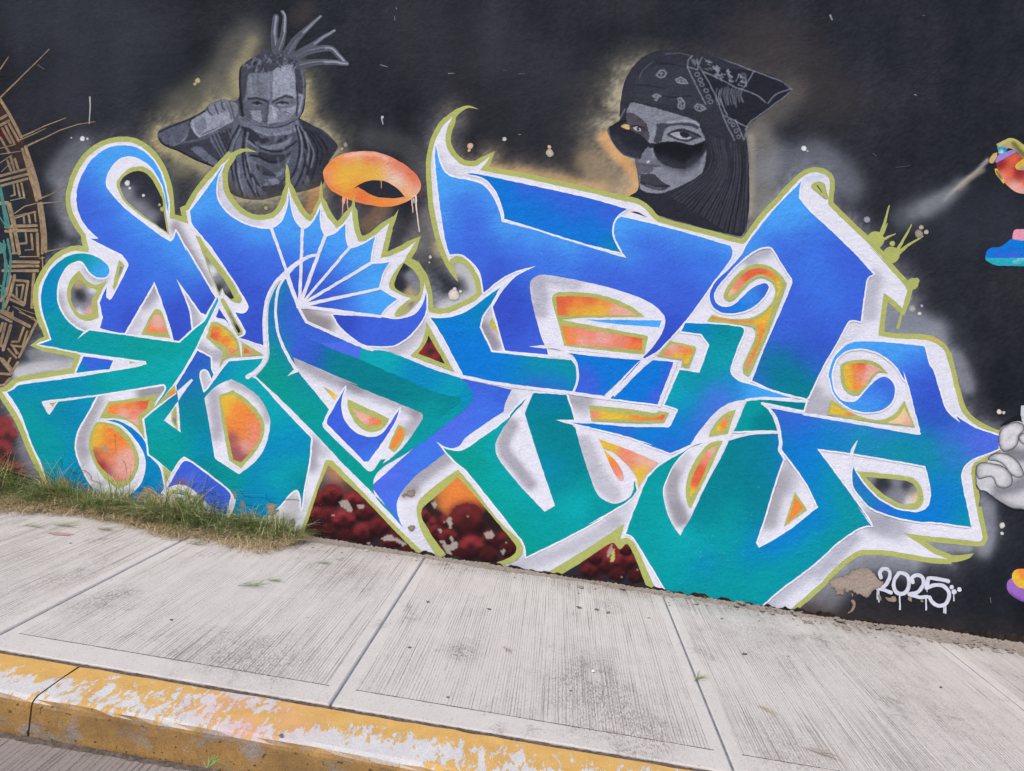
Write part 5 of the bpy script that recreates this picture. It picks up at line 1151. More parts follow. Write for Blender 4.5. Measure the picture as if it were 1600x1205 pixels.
white("S: 700,535! 685,580 665,650 662,760! 640,760! 632,690 645,620 665,580", pitch=0)
white(stroke(line("F: 95,955! 150,915 220,905 290,935 360,995 430,1070"), 7.5), pitch=0)
paint('colour_fill', stroke(line("F: 110,965! 150,945 200,938 260,955 330,1010 390,1070"), 6), 'OL', letters, 0)
white("O: 1030,235! 950,430! 890,540! 600,572! 640,500 700,420 800,310 900,250", [('L', "O: 760,420 860,330", 6, 10, (200, 198, 208), .5)])
white("O: 880,540! 850,620 720,880 580,1170 P: 540,330 515,382! 480,340 420,230 390,100 O: 390,920 420,830 480,720 570,630 650,585 760,545!",
      [('L', "O: 470,800 450,900 470,1040 520,1150", 5, 7, (140, 138, 146), .75), ('L', "O: 560,680 500,760", 3, 7, (180, 178, 188), .6), ('L', "P: 500,180 520,250", 5, 8, (140, 138, 146), .6)])

# olive bordered counters with sprayed colour
def counter(olive, inner, base, ops=(), pitch=5.0):
    if olive is not None: paint('counter_border', olive, 'OL', letters, 8)
    if inner is not None: paint('counter_fill', inner, base, letters, pitch, ops)
counter("A: 1080,400 1150,415 1210,470 1258,560 1290,660 1300,780 1325,938! 1200,852 1080,770 980,682 930,600 912,530 940,480 1000,425", "A: 1080,438 1140,453 1190,508 1238,590 1268,660 1285,780 1308,918! 1200,840 1090,758 1000,680 955,610 938,540 960,490 1010,455",
        "A: 1080,460=BK 1180,560=BK 1240,680=BK 1100,600=BK 1000,600=GY 980,640=GY 1080,720=GY 1180,800=GY 1260,850=BK 1000,500=BK")
counter("C: 620,215! 690,300 760,325 835,295! 760,450! 772,580! 700,606 620,590 560,520 525,420 540,310 580,250", "C: 620,285 680,335 760,372! 720,450 722,545! 640,562 580,505 555,420 565,340", "C: 610,400=BK 640,420=BK 620,320=TN 700,400=GY 720,370=W 700,530=PK 620,540=W 560,400=GY 590,480=GY 660,500=GY")
counter("C: 1215,515 1260,530 1332,742! 1105,716! 1175,570", "C: 1205,565 1242,560 1275,600 1302,702! 1140,698!", "C: 1220,590=PK 1160,660=SA 1200,690=OR 1280,690=SA 1240,640=PK", pitch=4)
counter("D: 330,-60! 365,-45 420,40 520,170 620,310 690,440 675,468 640,462 590,435 540,345! 512,410! 450,260 400,120", "D: 385,60! 450,150 560,300 632,430 608,440 560,400 538,348! 512,385! 450,230", "D: 420,130=GY 400,90=OL 500,280=GY 520,350=BK 600,420=BK 560,350=GY 460,220=W", pitch=4)
counter("D: 522,440! 545,428 695,690 690,715 660,720 640,690", "D: 545,462 562,470 682,690 665,705", "D: 560,490=OL 620,590=GY 670,690=BK", pitch=3)
counter("C: 930,130! 975,175! 895,370! 880,340!", "C: 940,180! 960,190! 905,320!", "C: 940,200=GY 910,300=OL", pitch=3)
counter("D: 450,620! 490,615 560,650 640,730 670,800 687,887! 570,900 513,972! 545,850! 412,740!", "D: 465,655 540,665 610,730 650,800 652,862! 600,865 570,810 442,736!", "D: 480,670=OR 470,720=RE 560,690=YE 560,770=OR 630,800=YE 620,850=SA", pitch=3)
white(stroke(line("D: 600,650! 660,740 685,830 690,890"), 4.4, 3), pitch=0)
counter("D: 692,772! 862,872! 690,887!", "D: 710,815! 792,862! 705,864!", "D: 720,840=RE 770,858=SA", pitch=3)
counter("E: 1365,110! 1382,165! 1190,298!", "E: 1353,140! 1372,172! 1260,245!", "E: 1350,160=OR 1290,220=TN", pitch=3)
counter("F: 180,275! 192,465! 150,412 138,350 155,300", "F: 175,300! 180,430! 158,395 152,350", "F: 165,330=TN 172,400=GY", pitch=3)
counter(None, "E: 385,248! 445,240! 412,278!", "E: 400,255=TN 430,250=OL", pitch=0)
counter(None, "C: 1010,922! 1060,930! 1015,942!", "C: 1020,930=OL 1040,930=OL", pitch=0)
counter("E: 850,240! 1232,185! 1200,290! 1110,370! 1132,530! 1060,430 960,375 780,365!", "E: 862,262! 1168,224! 1150,290! 1080,350! 1088,432! 1000,372 838,322!", "E: 900,280=OR 1000,260=OR 1120,250=RE 1060,330=SA 960,330=PK 1070,400=PK 860,310=OR", [('L', "E: 1140,205 1155,212", 0, 2, (80, 60, 40), .8)], pitch=4)
counter("E: 760,400 830,400 920,430 1010,510 1070,620 1085,720 1050,820 990,890 920,906 830,850 760,760 710,650 695,550 720,460", "E: 770,420 850,430 930,480 1010,570 1055,680 1040,780 980,850 900,850 820,780 760,710 730,620 725,520", "E: 780,450=YE 760,560=YE 850,460=OR 900,540=OR 960,560=OR 800,640=OR 850,600=OR 760,650=MA 800,740=RD 860,800=MA 900,840=SA 950,700=PK 1000,650=PK 1020,760=PK 920,780=PK 860,700=SA",
        [('L', "E: 820,600 830,612", 1.5, 2, (150, 150, 150), .9)], pitch=4)
counter("F: 508,190! 620,148! 730,220 830,330 866,420 852,530 790,640 685,757! 592,702! 540,420", "F: 525,205! 610,180! 720,260 800,350 836,430 826,530 770,620 690,712! 622,692! 575,450", "F: 550,220=YE 610,210=YE 570,300=YE 640,290=OR 700,300=OR 720,400=OR 650,430=OR 610,400=OR 770,450=SA 700,500=OR 620,520=MA 640,620=MA 720,580=PK 680,690=MA 770,560=SA", pitch=4)
counter("F: 72,738! 140,790! 95,882!", "F: 90,770! 120,795! 98,850!", "F: 100,800=OL 95,830=GY", pitch=0)
counter(None, "K: 122,118! 242,185! 220,238!", "K: 140,140=OL 190,185=YE 225,210=CR", pitch=4)
counter("K: 318,218! 642,370! 620,420 560,465 480,472 400,430 345,350 318,280", "K: 362,300! 480,345 582,385 560,420 500,427 420,390", "K: 390,330=PK 450,380=PK 520,390=SA 560,400=OR", pitch=4)
counter("K: 715,418! 768,450 768,500 720,592 680,632 636,600! 655,540", "K: 720,445 752,460 745,520 680,607! 645,592!", "K: 720,480=OR 680,580=OR", pitch=4)
def bubbles(spec):
    return [('B', t, x, y, r, c, a) for t, x, y, r, c, a in spec]
def balls(t, spec):
    """sprayed round berries: dark body, red rim on the upper left"""
    out = []
    T_ = TILES[t]
    for x, y, r, b in spec:
        cx_, cy_, rr_ = T_[0] + x / T_[2], T_[1] + y / T_[2], r / T_[2]
        out.append(('P', circle(cx_, cy_, rr_, 22), (62, 20, 25), .9))
        a_ = np.linspace(-2.9, -.35, 14)
        arc = np.stack([cx_ + rr_ * .72 * np.cos(a_), cy_ + rr_ * .72 * np.sin(a_)], 1)
        out.append(('L', arc, rr_ * .12, rr_ * .30, (122 * b + 10, 36 * b + 10, 39 * b + 10), .92))
        out.append(('L', arc[4:8], rr_ * .05, rr_ * .12, (150 * b, 66 * b, 66 * b), .5))
        a_ = np.linspace(.3, 2.6, 12)
        arc = np.stack([cx_ + rr_ * .8 * np.cos(a_), cy_ + rr_ * .8 * np.sin(a_)], 1)
        out.append(('L', arc, rr_ * .08, rr_ * .28, (32, 18, 22), .8))
    return out
RDK, RMD, RBR = (66, 26, 30), (112, 36, 42), (148, 44, 50)
peel_c = (164, 156, 147)
def flecks(seed, region, n, rmin, rmax):
    r = np.random.default_rng(seed)
    Q = poly(region)
    lo, hi = Q.min(0), Q.max(0)
    out = []
    while len(out) < n:
        p = r.uniform(lo, hi)
        if not inside(p[None], Q)[0]: continue
        rad = rmin + (rmax - rmin) * r.random() ** 4
        k = 9
        a = np.sort(r.random(k)) * 2 * math.pi
        q = np.stack([p[0] + rad * np.cos(a) * r.uniform(.5, 1.3, k), p[1] + rad * np.sin(a) * r.uniform(.6, 1.5, k)], 1)
        out.append(('P', q, peel_c, .9))
    return out
TRI = "U: 565,30! 380,560! 372,602! 820,665 1250,722! 900,385!"
counter("U: 545,-5! 440,290 400,400 345,560! 365,600! 820,668! 1335,738! 1160,575 900,310 600,0!", "U: 568,35! 500,190 430,400 390,520 368,595! 830,668! 1255,722! 1060,520 860,310 700,160", "U: 560,120=GY 620,150=GY 540,180=BK 700,190=BK 620,80=OR 650,120=OR 800,330=DR 600,300=DR 500,400=DR 480,550=BK 700,600=BK 900,620=BK 1100,650=DR 1000,520=DR 800,450=BK 450,580=BK",
        balls('U', [(520, 320, 75, .8), (600, 270, 85, .9), (470, 430, 70, .9), (760, 320, 75, 1.0), (560, 440, 75, .7), (690, 470, 90, 1.0), (850, 410, 75, .7), (840, 570, 85, .9), (960, 520, 80, .7), (560, 560, 70, .5), (1060, 640, 70, .7), (700, 600, 70, .45), (460, 550, 60, .4)])
        + [('P', "U: 650,320 690,305 720,310 735,350 760,375 740,400 700,380 665,350", peel_c, .95), ('P', "U: 790,345 820,335 850,350 840,372 800,368", peel_c, .95), ('P', "U: 980,610 1040,575 1090,600 1140,625 1170,650 1150,670 1120,640 1060,620 1010,625", peel_c, .95), ('P', "U: 585,430 610,420 612,438", peel_c, .9), ('P', "U: 865,640 890,635 885,660", peel_c, .9)] + flecks(3, TRI, 22, .4, 1.8), pitch=2.6)
WIN = "V: 375,125! 100,385! 300,750! 680,800! 830,660! 600,400!"
counter("V: 380,68! 230,170 100,280 60,350 60,430 100,560 210,745! 300,770! 680,825! 800,792 870,742 885,680 850,612 700,470 500,212", "V: 375,122! 240,250 130,340 95,390 100,450 180,590 300,752! 420,775! 660,802! 780,755 830,710 830,660 700,500 500,260", "V: 360,200=OR 300,300=OR 450,300=OR 500,370=OR 250,380=OR 400,340=OR 150,360=BK 180,420=BK 620,430=BK 700,560=BK 450,520=BK 300,600=DR 600,720=BK 760,680=DR 400,740=BK 560,560=DR",
        balls('V', [(130, 430, 50, .9), (230, 480, 75, 1.0), (200, 560, 60, .8), (450, 480, 150, .75), (300, 600, 70, .8), (480, 680, 95, 1.0), (670, 610, 85, .9), (620, 740, 70, .5), (770, 690, 65, .5), (380, 740, 60, .4)]) + [('L', "V: 150,350 190,400 220,420", 3, 5, (34, 26, 30), .8), ('L', "V: 610,440 680,520", 5, 6, (34, 26, 30), .85),
         ('P', "V: 175,330 200,320 215,345 205,375 185,365", peel_c, .95), ('P', "V: 300,440 325,445 335,500 325,535 300,500 290,470", peel_c, .95), ('P', "V: 220,530 245,525 245,560 225,550", peel_c, .9), ('P', "V: 585,570 640,545 660,560 645,610 600,605", peel_c, .95), ('P', "V: 235,620 265,620 290,660 330,640 310,580 335,590 345,630 375,640 370,690 320,700 345,735 300,730 270,690 255,650", peel_c, .95), ('P', "V: 745,630 765,630 760,650", peel_c, .9), ('P', "V: 470,570 485,575 480,590", peel_c, .9), ('P', "V: 715,700 745,690 735,735 718,730", peel_c, .9)] + flecks(5, WIN, 18, .4, 1.6), pitch=2.6)
TR3 = "P: 90,450! V: 1250,850! P: 0,775! 250,800!"
counter("V: 1040,892! 1330,720 1600,545! P: 75,290! 42,415! 95,398 150,440 205,540 330,822! 0,790! V: 1400,950!", "P: 90,448 120,470 175,590 255,800! 0,780! V: 1400,945! 1150,910! 1330,800 1580,640 P: 40,490", "V: 1300,860=BK 1400,850=DR 1550,680=RD 1580,900=BK P: 60,500=RD 100,560=DR 30,600=DR 150,700=BK 60,720=BK 200,770=BK V: 1480,820=DR",
        balls('V', [(1410, 860, 65, .7), (1540, 810, 75, .8), (1450, 760, 55, .7)]) + balls('P', [(70, 590, 90, .9), (90, 490, 50, .7), (20, 690, 60, .5), (170, 700, 60, .5)])
        + [('P', "V: 1560,680 1580,650 1585,700 1560,750 1535,745", peel_c, .9), ('P', "V: 1585,690 1600,690 1600,780 1570,790", (196, 196, 92), .9)] + flecks(8, TR3, 10, .4, 1.2), pitch=2.6)
counter("L: 1002,265! 1300,295 1500,325 O: 330,325 345,308 427,325! 385,402! 200,406 0,396 L: 1018,390!", "L: 1022,312 1200,327 1500,362 O: 350,352 372,340 397,345! 375,387! 0,376 L: 1028,376!", "L: 1050,340=SA 1120,350=YE 1250,350=YE 1400,370=OR 1200,370=YE O: 50,370=YE 200,370=OR 330,375=OR 380,355=RE", pitch=3)
counter(None, "L: 1075,530! 1300,610 1542,715! 1440,820 1388,912! 1370,830 1300,730 1200,640 1110,600!", "L: 1110,560=YE 1180,590=YE 1280,640=SA 1400,700=PK 1500,715=PK 1400,780=YE 1390,850=YE 1320,700=SA", pitch=4)
counter(None, "L: 1115,615! 1190,680 1250,760 1272,830 1250,862 1210,820 1160,720", "L: 1140,650=YE 1180,710=OR 1230,790=SA 1250,840=PK", pitch=4)
paint('colour_fill', "L: 1362,850! 1352,930 1318,985 1235,1035! 1320,1000 1368,940!", 'T1', letters, 0)
counter("O: 947,303! 882,490! 733,517! 770,430 850,340 900,310", "O: 895,345! 862,452 790,470! 830,400", "O: 880,370=SA 850,420=OR 810,455=YE", pitch=3)
counter("O: 847,543! 810,620 720,820 595,1072! 570,1040 555,920 580,800 640,680 720,580 790,545", "O: 800,582! 740,700 660,880 590,992! 600,850 660,720 730,620", "O: 770,620=PK 720,680=SA 670,780=RE 640,860=RE 600,950=YE", pitch=3)
counter("P: 1410,42! 1502,180! 1322,312!", "P: 1412,85! 1477,165! 1345,292!", "P: 1410,110=OR 1430,180=OR 1370,260=OR", pitch=4)
counter("N: 850,420 880,340 960,240 1050,180 1130,165 1220,185 1300,250 1345,320! 1280,500 1180,750 1050,1042! 1010,1020 1003,960 1050,850 1090,760 1100,700 1080,660 1000,640 725,612! 760,558! 860,585 1000,595 1120,560 1200,500 1250,420 1255,350 1220,300 1150,270 1080,290 1000,370 930,440 890,452",
        "N: 885,410 910,360 975,270 1055,210 1130,197 1210,215 1275,275 1305,330! 1283,400 1262,440! 1275,360 1245,290 1165,248 1090,255 1010,320 940,395", "N: 900,400=CR 950,330=SA 1050,240=RE 1150,220=RE 1230,250=OR 1290,330=YE 1280,400=YE", pitch=3)
counter(None, "N: 1240,480! 1160,720 1060,950 1030,990! 1025,960 1070,860 1120,760 1110,640 1050,625 900,612 752,592! 770,577! 900,600 1050,605 1130,590 1190,540", "N: 780,590=OR 900,605=OR 1050,615=OR 1130,610=YE 1200,540=YE 1140,680=OR 1090,850=OR 1040,960=SA", pitch=3)
counter("N: 440,763! 600,800 637,815 582,978! 522,962! 528,912! 325,882!", "N: 450,785! 600,817 615,832 575,942! 540,937! 540,907! 372,872!", "N: 450,820=PK 520,840=SA 420,860=SA 580,850=OR 580,900=YE 560,930=YE 500,880=YE", pitch=3)
counter("J: 712,430 740,388 900,383 1100,408 1300,478 1442,577! 960,585 788,600! 1000,640 1462,725! 1432,872! 808,802! 760,620 720,480", "J: 745,420! 900,415 1100,440 1300,520 1375,562! 880,567 758,562!", "J: 770,450=RE 800,530=RE 850,440=RE 900,480=OR 1000,450=RE 880,540=YE 1000,530=YE 1100,530=YE 1150,470=OR 1200,520=PK 1300,545=PK", pitch=3)
counter(None, "J: 782,640! 1422,745! 1412,837! 828,792!", "J: 820,680=OR 900,690=SA 850,770=OR 1000,720=SA 1100,760=PK 1100,820=SA 1250,760=SA 1380,760=RE 1380,820=OR 950,780=PK", pitch=4)
counter(None, "J: 245,572! 302,718! 222,635!", "J: 250,620=OL 270,660=YE", pitch=0)
counter("H: 930,612! 1152,1007! 808,880! 880,800 920,700", "H: 950,720! 1077,942! 868,862! 920,790", "H: 950,750=BK 930,820=RD 980,800=RD 960,840=BK 1000,880=RD 1060,930=BK 900,855=RD", pitch=3)
counter("H: 760,140! 830,160 890,230 912,310 890,420 830,500 760,555 690,572 695,530 760,470 820,425! 740,402 680,372 640,340 660,270 700,200", "H: 755,155! 820,200 870,270 885,340 868,402 820,410 740,385 690,350 680,320 710,240", "H: 760,200=BK 720,300=BK 800,250=GY 840,330=GY 800,380=TN 740,340=BK", pitch=3)
counter(None, "H: 878,425! 800,520 738,542! 800,470", "H: 850,450=TN 780,510=TN 820,480=GY", pitch=3)
counter("R: 560,960! 600,930 680,912 780,915 860,945 932,1017! 860,1010 820,1050 760,1130 S: 720,180 680,188 620,165 575,100", "R: 598,965 680,938 780,945 885,985! 820,1020 760,1100 700,1152 620,1130 595,1050", "R: 620,980=YE 610,1080=YE 680,970=OR 720,960=RE 720,1040=SA 680,1120=OR 800,980=PK 860,985=PK 770,1050=PK 640,1120=YE", pitch=3)
counter("S: 490,222! 540,250 640,320 760,365 880,382 980,340 1030,280 1062,228! 1148,437! 700,382 457,340!", "S: 500,262! 560,290 692,357! 478,327!", "S: 510,290=YE 560,320=YE 650,345=OR", pitch=3)
counter(None, "S: 1060,283! 1128,422! 925,402! 1010,360", "S: 1060,320=CR 1000,395=CR 1100,400=PK", pitch=4)
counter("S: 690,780! 900,800 1100,823 1180,880 1213,980 1190,1050 1120,1077 1000,1055 880,990 780,900", "S: 755,825! 1000,848 1110,868 1162,930 1162,1010 1100,1037 1020,1030 900,960 820,890", "S: 800,840=GY 880,870=BK 930,900=BK 960,940=GY 1000,870=GY 1080,900=BK 1050,960=GY 1120,930=GY 1100,1010=W 1020,1000=GY 1140,980=CR 980,1000=GY", pitch=3)
counter("Q: 335,560 355,530 400,520 440,540 455,590 470,650! 440,650!", None, '')
paint('counter_fill', stroke(line("Q: 385,555! 422,605!"), 2.2, 1), (70, 80, 70), letters, 0)
# ------------------------------------------------------------------ paintings beside and over the lettering
arm = paint('painted_arm', "W: 588,130 620,110 690,80 740,90 803,130 860,150! 860,330! 803,335 740,330 728,300 750,260! 780,230 720,170 680,160 640,170 600,150", "W: 600,130=TN 700,90=OL 790,150=OL 770,200=GY 690,150=TN 780,290=YE 750,310=YE 850,250=YE 820,160=YE", wall, 2.4, [('L', "W: 720,120 780,190 820,230", 1, 3, (92, 84, 44), .7), ('L', "W: 600,140 680,95 760,100", .6, 2, (206, 190, 110), .6)])
arm['label'] = 'yellow painted gloved hand pressing a spray can at the right edge'
can = paint('spray_can', "W: 582,275! 742,195! 800,240! 860,260! 860,540! 803,520 740,505 680,460 630,400 595,330", "W: 620,290=RD 680,350=RE 760,350=RD 640,380=SA 720,470=PK 790,500=PK 720,260=RE 800,300=RD 840,450=RE", arm, 3, [])
paint('can_collar', "W: 575,265! 600,215 640,195 720,172 745,190! 660,235 585,275!", (150, 130, 200), arm, 4)
paint('nozzle', "W: 592,150! 640,150 672,165! 660,190 605,205! 600,180", "W: 610,170=T1 650,170=TB 625,185=W", arm, 3)
paint('thumb', "W: 528,265 535,235 560,205 595,195 590,225 560,280 540,280", (196, 164, 104), arm, 4)
paint('thumb', "W: 800,240! 750,275 730,305 745,328 803,335! 860,330! 860,240!", "W: 740,300=YE 790,260=YE 780,320=TN", arm, 4)
paint('finger', "W: 572,320 590,320 620,370 655,425 640,435 610,400 580,360", "W: 580,330=YE 620,390=TN 650,430=YE", arm, 3, [('L', "W: 590,340 620,390", .3, 1.4, (60, 50, 30), .7)])
shoe = paint('painted_shoe', "W: 498,1010 515,960 550,940 610,935 650,910 710,865! 860,880! 860,1085! 700,1082 600,1080 540,1060 500,1035", "W: 560,970=CB 650,940=CB 750,930=CB 600,1000=RB 720,1000=RB 800,900=CB", wall, 4, [])
shoe['label'] = 'blue painted shoe with turquoise sole at the right edge'
paint('shoe_sole', "W: 498,1015! 600,1020 860,1018! 860,1086! 700,1083 600,1081 540,1062 503,1035", (40, 168, 186), shoe, 5, [('L', "W: 730,1050 800,1025", .5, 2, (170, 220, 226), .7)])
paint('sock', "W: 710,855 725,805 760,795 860,798! 860,888! 760,882 715,872", (222, 150, 172), shoe, 5)
sh2 = paint('painted_shoe', "T: 1465,690 1475,640 1510,610! 1640,700! 1640,810! 1560,790 1490,740", (150, 104, 184), wall, 4, [('L', "T: 1480,740 1560,790 1620,810", .5, 3, (96, 62, 130), .7)])
sh2['label'] = 'purple and yellow painted shoe tip low at the right edge'
paint('shoe_upper', "T: 1505,610 1510,575 1550,548 1640,545! 1640,705! 1560,690 1520,650", "T: 1530,600=YE 1590,570=OR 1580,650=YE 1600,600=OR", sh2, 4)
def finger(s, hi=(214, 214, 216), lo=(96, 96, 102), light=None):
    Q = poly(s)
    c0 = Q.mean(0)
    inner = c0 + (Q - c0) * .35
    return paint('finger', Q, (178, 178, 182), hnd, 1.8, [('L', close_path(c0 + (Q - c0) * .45), 2, 6, hi, .8), ('L', close_path(Q), .2, 2.6, lo, .75), ('L', close_path(Q), 0, .9, (34, 34, 40), .75)])
hnd = paint('painted_hand', "X: 325,370 330,300 370,270 420,255 480,270! 480,700! 430,705 380,690 320,655 260,610 215,595 207,520 212,480 230,465 270,462 275,430 320,415 335,412", (196, 196, 200), wall, 1.8,
    [('L', "X: 330,600 400,590 460,560", 3, 9, (120, 120, 126), .8), ('L', "X: 300,640 380,690 450,705", 1, 6, (130, 130, 136), .7), ('L', "X: 380,410 430,430 480,420", 3, 8, (110, 110, 116), .8), ('L', "X: 210,480 205,550 220,600 300,650 380,695 450,705", .5, 1.2, (30, 30, 36), .9)])
finger("X: 326,375 328,310 360,275 410,258 450,270 455,300 430,330 425,365 400,395 350,410")
finger("X: 425,345 440,315 480,310! 480,380! 445,372")
finger("X: 270,450 285,425 330,414 380,425 420,455 448,500 450,535 420,542 385,525 350,480 310,458")
finger("X: 208,520 213,480 235,464 280,466 340,480 380,510 397,550 385,585 350,597 315,585 295,545 260,540 225,550")
hnd['label'] = 'grey shaded painted fist gripping the arrow tip at the right edge'
paint('held_can', "X: 440,175! 500,175! 500,270! 450,262! 435,240!", (196, 198, 202), hnd, 0)
paint('cuff', "X: 335,285! 350,262 380,245 420,222 437,222! 440,250 400,255 360,270", (30, 31, 38), hnd, 0)

# year written with a white can
num = []
for s, w in (("T: 480,610 470,570 490,545 530,545 550,570 545,620 520,665 490,690 455,695! 500,705 560,730", 5.2), ("T: 625,575 590,620 580,680 600,725 640,740 680,720 700,660 690,600 650,575 615,580", 5.4), ("T: 730,650 720,620 750,595 795,600 815,640 800,690 760,730 700,740! 780,765 840,760", 5.2), ("T: 1005,640! 920,622 850,615 845,640 835,695! 900,670 960,675 1005,715 1010,770 980,820 920,830 880,800 860,765", 5.4)):
    num += stroke(line(s), w * 1.12)
for x, y0, y1, w in ((450, 700, 780, 1.6), (463, 710, 800, 1.8), (627, 740, 860, 2.2), (705, 745, 790, 1.4), (832, 765, 862, 2.2), (972, 820, 885, 1.8), (985, 810, 890, 2.0), (840, 690, 720, 1.4), (1048, 720, 792, 1.7)):
    num += stroke(line(f"T: {x},{y0}! {x + 1},{y1}!"), w, w * 1.2)
num += [circle(1280 + x / 5, 780 + y / 5, r / 5, 12) for x, y, r in ((1033, 686, 16), (1092, 703, 18), (1050, 722, 20))]
date = paint('date_lettering', num, (206, 208, 221), wall, 4, [('L', "T: 470,590 540,560 560,640", .4, 2, (196, 198, 214), .5), ('L', "T: 600,650 640,730 690,650", .4, 2, (190, 192, 210), .5), ('L', "T: 900,690 990,740 930,820", .4, 2, (188, 190, 208), .5)])
date['label'] = 'white sprayed year 2025 with drips and three dots'

# bare render where the paint has fallen off
PEEL_N = [0]
def ragged(s, seed, amp=1.0):
    Q = poly(s, 2.0)
    r = np.random.default_rng(seed)
    return Q + r.normal(size=Q.shape) * amp
M_PEEL = make_paint('bare_render', 0.9, 0.9)
def peel(s, seed, col=(156, 138, 122), amp=.9):
    c = col
    o = paint('peeled_patch', ragged(s, seed, amp), c, wall, 3.0, [('L', close_path(poly(s)), .3, 1.6, tuple(v * .68 for v in c), .45)], mat=M_PEEL)
    return o
peel("T: 75,640 130,610 200,600 250,560 300,545 380,540 420,570 450,610 480,640 500,660 470,690 420,710 400,740 370,765 330,750 290,735 250,715 215,720 200,700 170,735 140,740 125,700 90,680", 1, (162, 147, 135))
for i_, s in enumerate(("T: 460,745 480,760 485,790 465,780", "T: 510,760 540,770 590,755 600,790 570,800 530,790", "T: 690,760 720,765 715,800 695,790", "T: 245,790 275,795 280,840 255,880 220,890 240,870 262,830", "T: 790,785 815,790 810,805 790,800", "T: 250,730 262,740 258,760 248,750", "T: 150,700 190,720 180,745 160,735")):
    peel(s, 20 + i_, (170, 148, 128), .35)
for i_, s in enumerate(("E: 350,830 385,835 410,880 440,960 400,1000 360,930", "E: 430,870 480,840 540,850 550,890 520,920 460,900", "E: 1070,970 1110,940 1135,905 1180,910 1210,950 1270,960 1280,1000 1230,1080 1160,1090 1120,1040 1090,1010", "E: 660,960 690,905 710,960 710,1000 670,1000", "l: 440,210 465,195 485,230 470,280 445,270", "l: 760,170 790,180 800,230 780,245", "l: 830,265 870,270 885,320 860,330", "l: 1090,300 1130,290 1185,300 1160,340 1210,350 1160,400 1110,390", "l: 200,240 280,240 300,300 260,350 220,330", "l: 1300,470 1350,440 1360,500 1310,520")):
    peel(s, 40 + i_, (156, 140, 124), .6)
peel("U: 1145,265 1190,235 1235,225 1245,250 1220,285 1180,270 1150,285", 60, (150, 136, 124), .6); peel("U: 1185,525 1210,505 1240,510 1235,540 1200,548", 61, (146, 134, 124), .5); peel("V: 0,510 40,505 38,540 0,548", 63, (150, 138, 128), .4)
for i_ in range(26):                                        # chipped lower edge of the paint
    x = random.uniform(400, 1590)
    yb = 840 + .153 * (x - 474)
    if 1380 < x: yb -= 8
    w_ = random.uniform(3, 10); h_ = random.uniform(1.5, 5)
    peel(f"g: {x - w_:.1f},{yb - 1:.1f} {x - w_ * .3:.1f},{yb - h_:.1f} {x + w_ * .5:.1f},{yb - h_ * .7:.1f} {x + w_:.1f},{yb:.1f} {x:.1f},{yb + 2:.1f}", 100 + i_, random.choice([(150, 136, 122), (128, 116, 106), (90, 80, 74)]), .5)

# thrown dots and scratches
DOT = [('A', 645, 184, 20, (222, 220, 220)), ('A', 683, 186, 10, (222, 220, 220)), ('A', 557, 178, 7, (196, 194, 190)), ('A', 996, 532, 22, (216, 216, 216)), ('A', 1014, 572, 11, (216, 216, 216)), ('A', 1122, 628, 13, (206, 206, 200)), ('A', 1270, 735, 19, 'OL'), ('A', 1248, 702, 11, 'OL'),
       ('B', 880, 726, 17, (166, 160, 110)), ('B', 858, 700, 9, (150, 146, 100)), ('G', 300, 232, 18, (150, 140, 128)), ('G', 273, 262, 11, (190, 176, 150)), ('H', 962, 110, 13, (206, 204, 200)), ('H', 953, 150, 7, (206, 204, 200)), ('H', 1145, 405, 44, (222, 212, 202)), ('H', 1198, 376, 12, (222, 216, 210)), ('H', 1152, 358, 14, (222, 212, 204)),
       ('I', 75, 243, 25, (204, 172, 140)), ('I', 66, 275, 14, (212, 178, 146)), ('I', 342, 188, 16, (190, 190, 192)), ('I', 692, 250, 14, (224, 186, 160)), ('I', 694, 296, 31, (190, 176, 160)), ('a', 288, 425, 16, (186, 176, 130)), ('a', 272, 444, 9, (186, 176, 130)),
       ('Q', 280, 261, 21, (226, 226, 230)), ('Q', 308, 281, 9, (180, 182, 188)), ('Q', 772, 818, 26, (150, 154, 166)), ('Q', 1178, 928, 34, (156, 142, 132)), ('Q', 1196, 876, 18, (176, 168, 150)), ('Q', 1236, 912, 18, (184, 174, 160)), ('R', 1125, 512, 28, (170, 168, 160)), ('R', 1183, 550, 15, (214, 212, 208)), ('R', 1200, 492, 12, (176, 178, 184)),
       ('X', 328, 208, 13, (222, 208, 190)), ('X', 352, 212, 8, (200, 196, 196)), ('X', 343, 785, 15, (210, 208, 202)), ('X', 344, 825, 9, (206, 204, 196)), ('i', 150, 735, 9, (196, 198, 204))]
for t, x, y, r, c in DOT:
    T_ = TILES[t]
    px_, py_, pr = T_[0] + x / T_[2], T_[1] + y / T_[2], r / T_[2]
    C_ = colr(c)
    q = circle(px_, py_, pr, 16) + rng.normal(size=(16, 2)) * pr * .05
    paint('paint_dot', q, c, wall, max(1.0, pr * .4), [('L', close_path(q), .1, max(.8, pr * .25), tuple(C_ * .72), .6)])
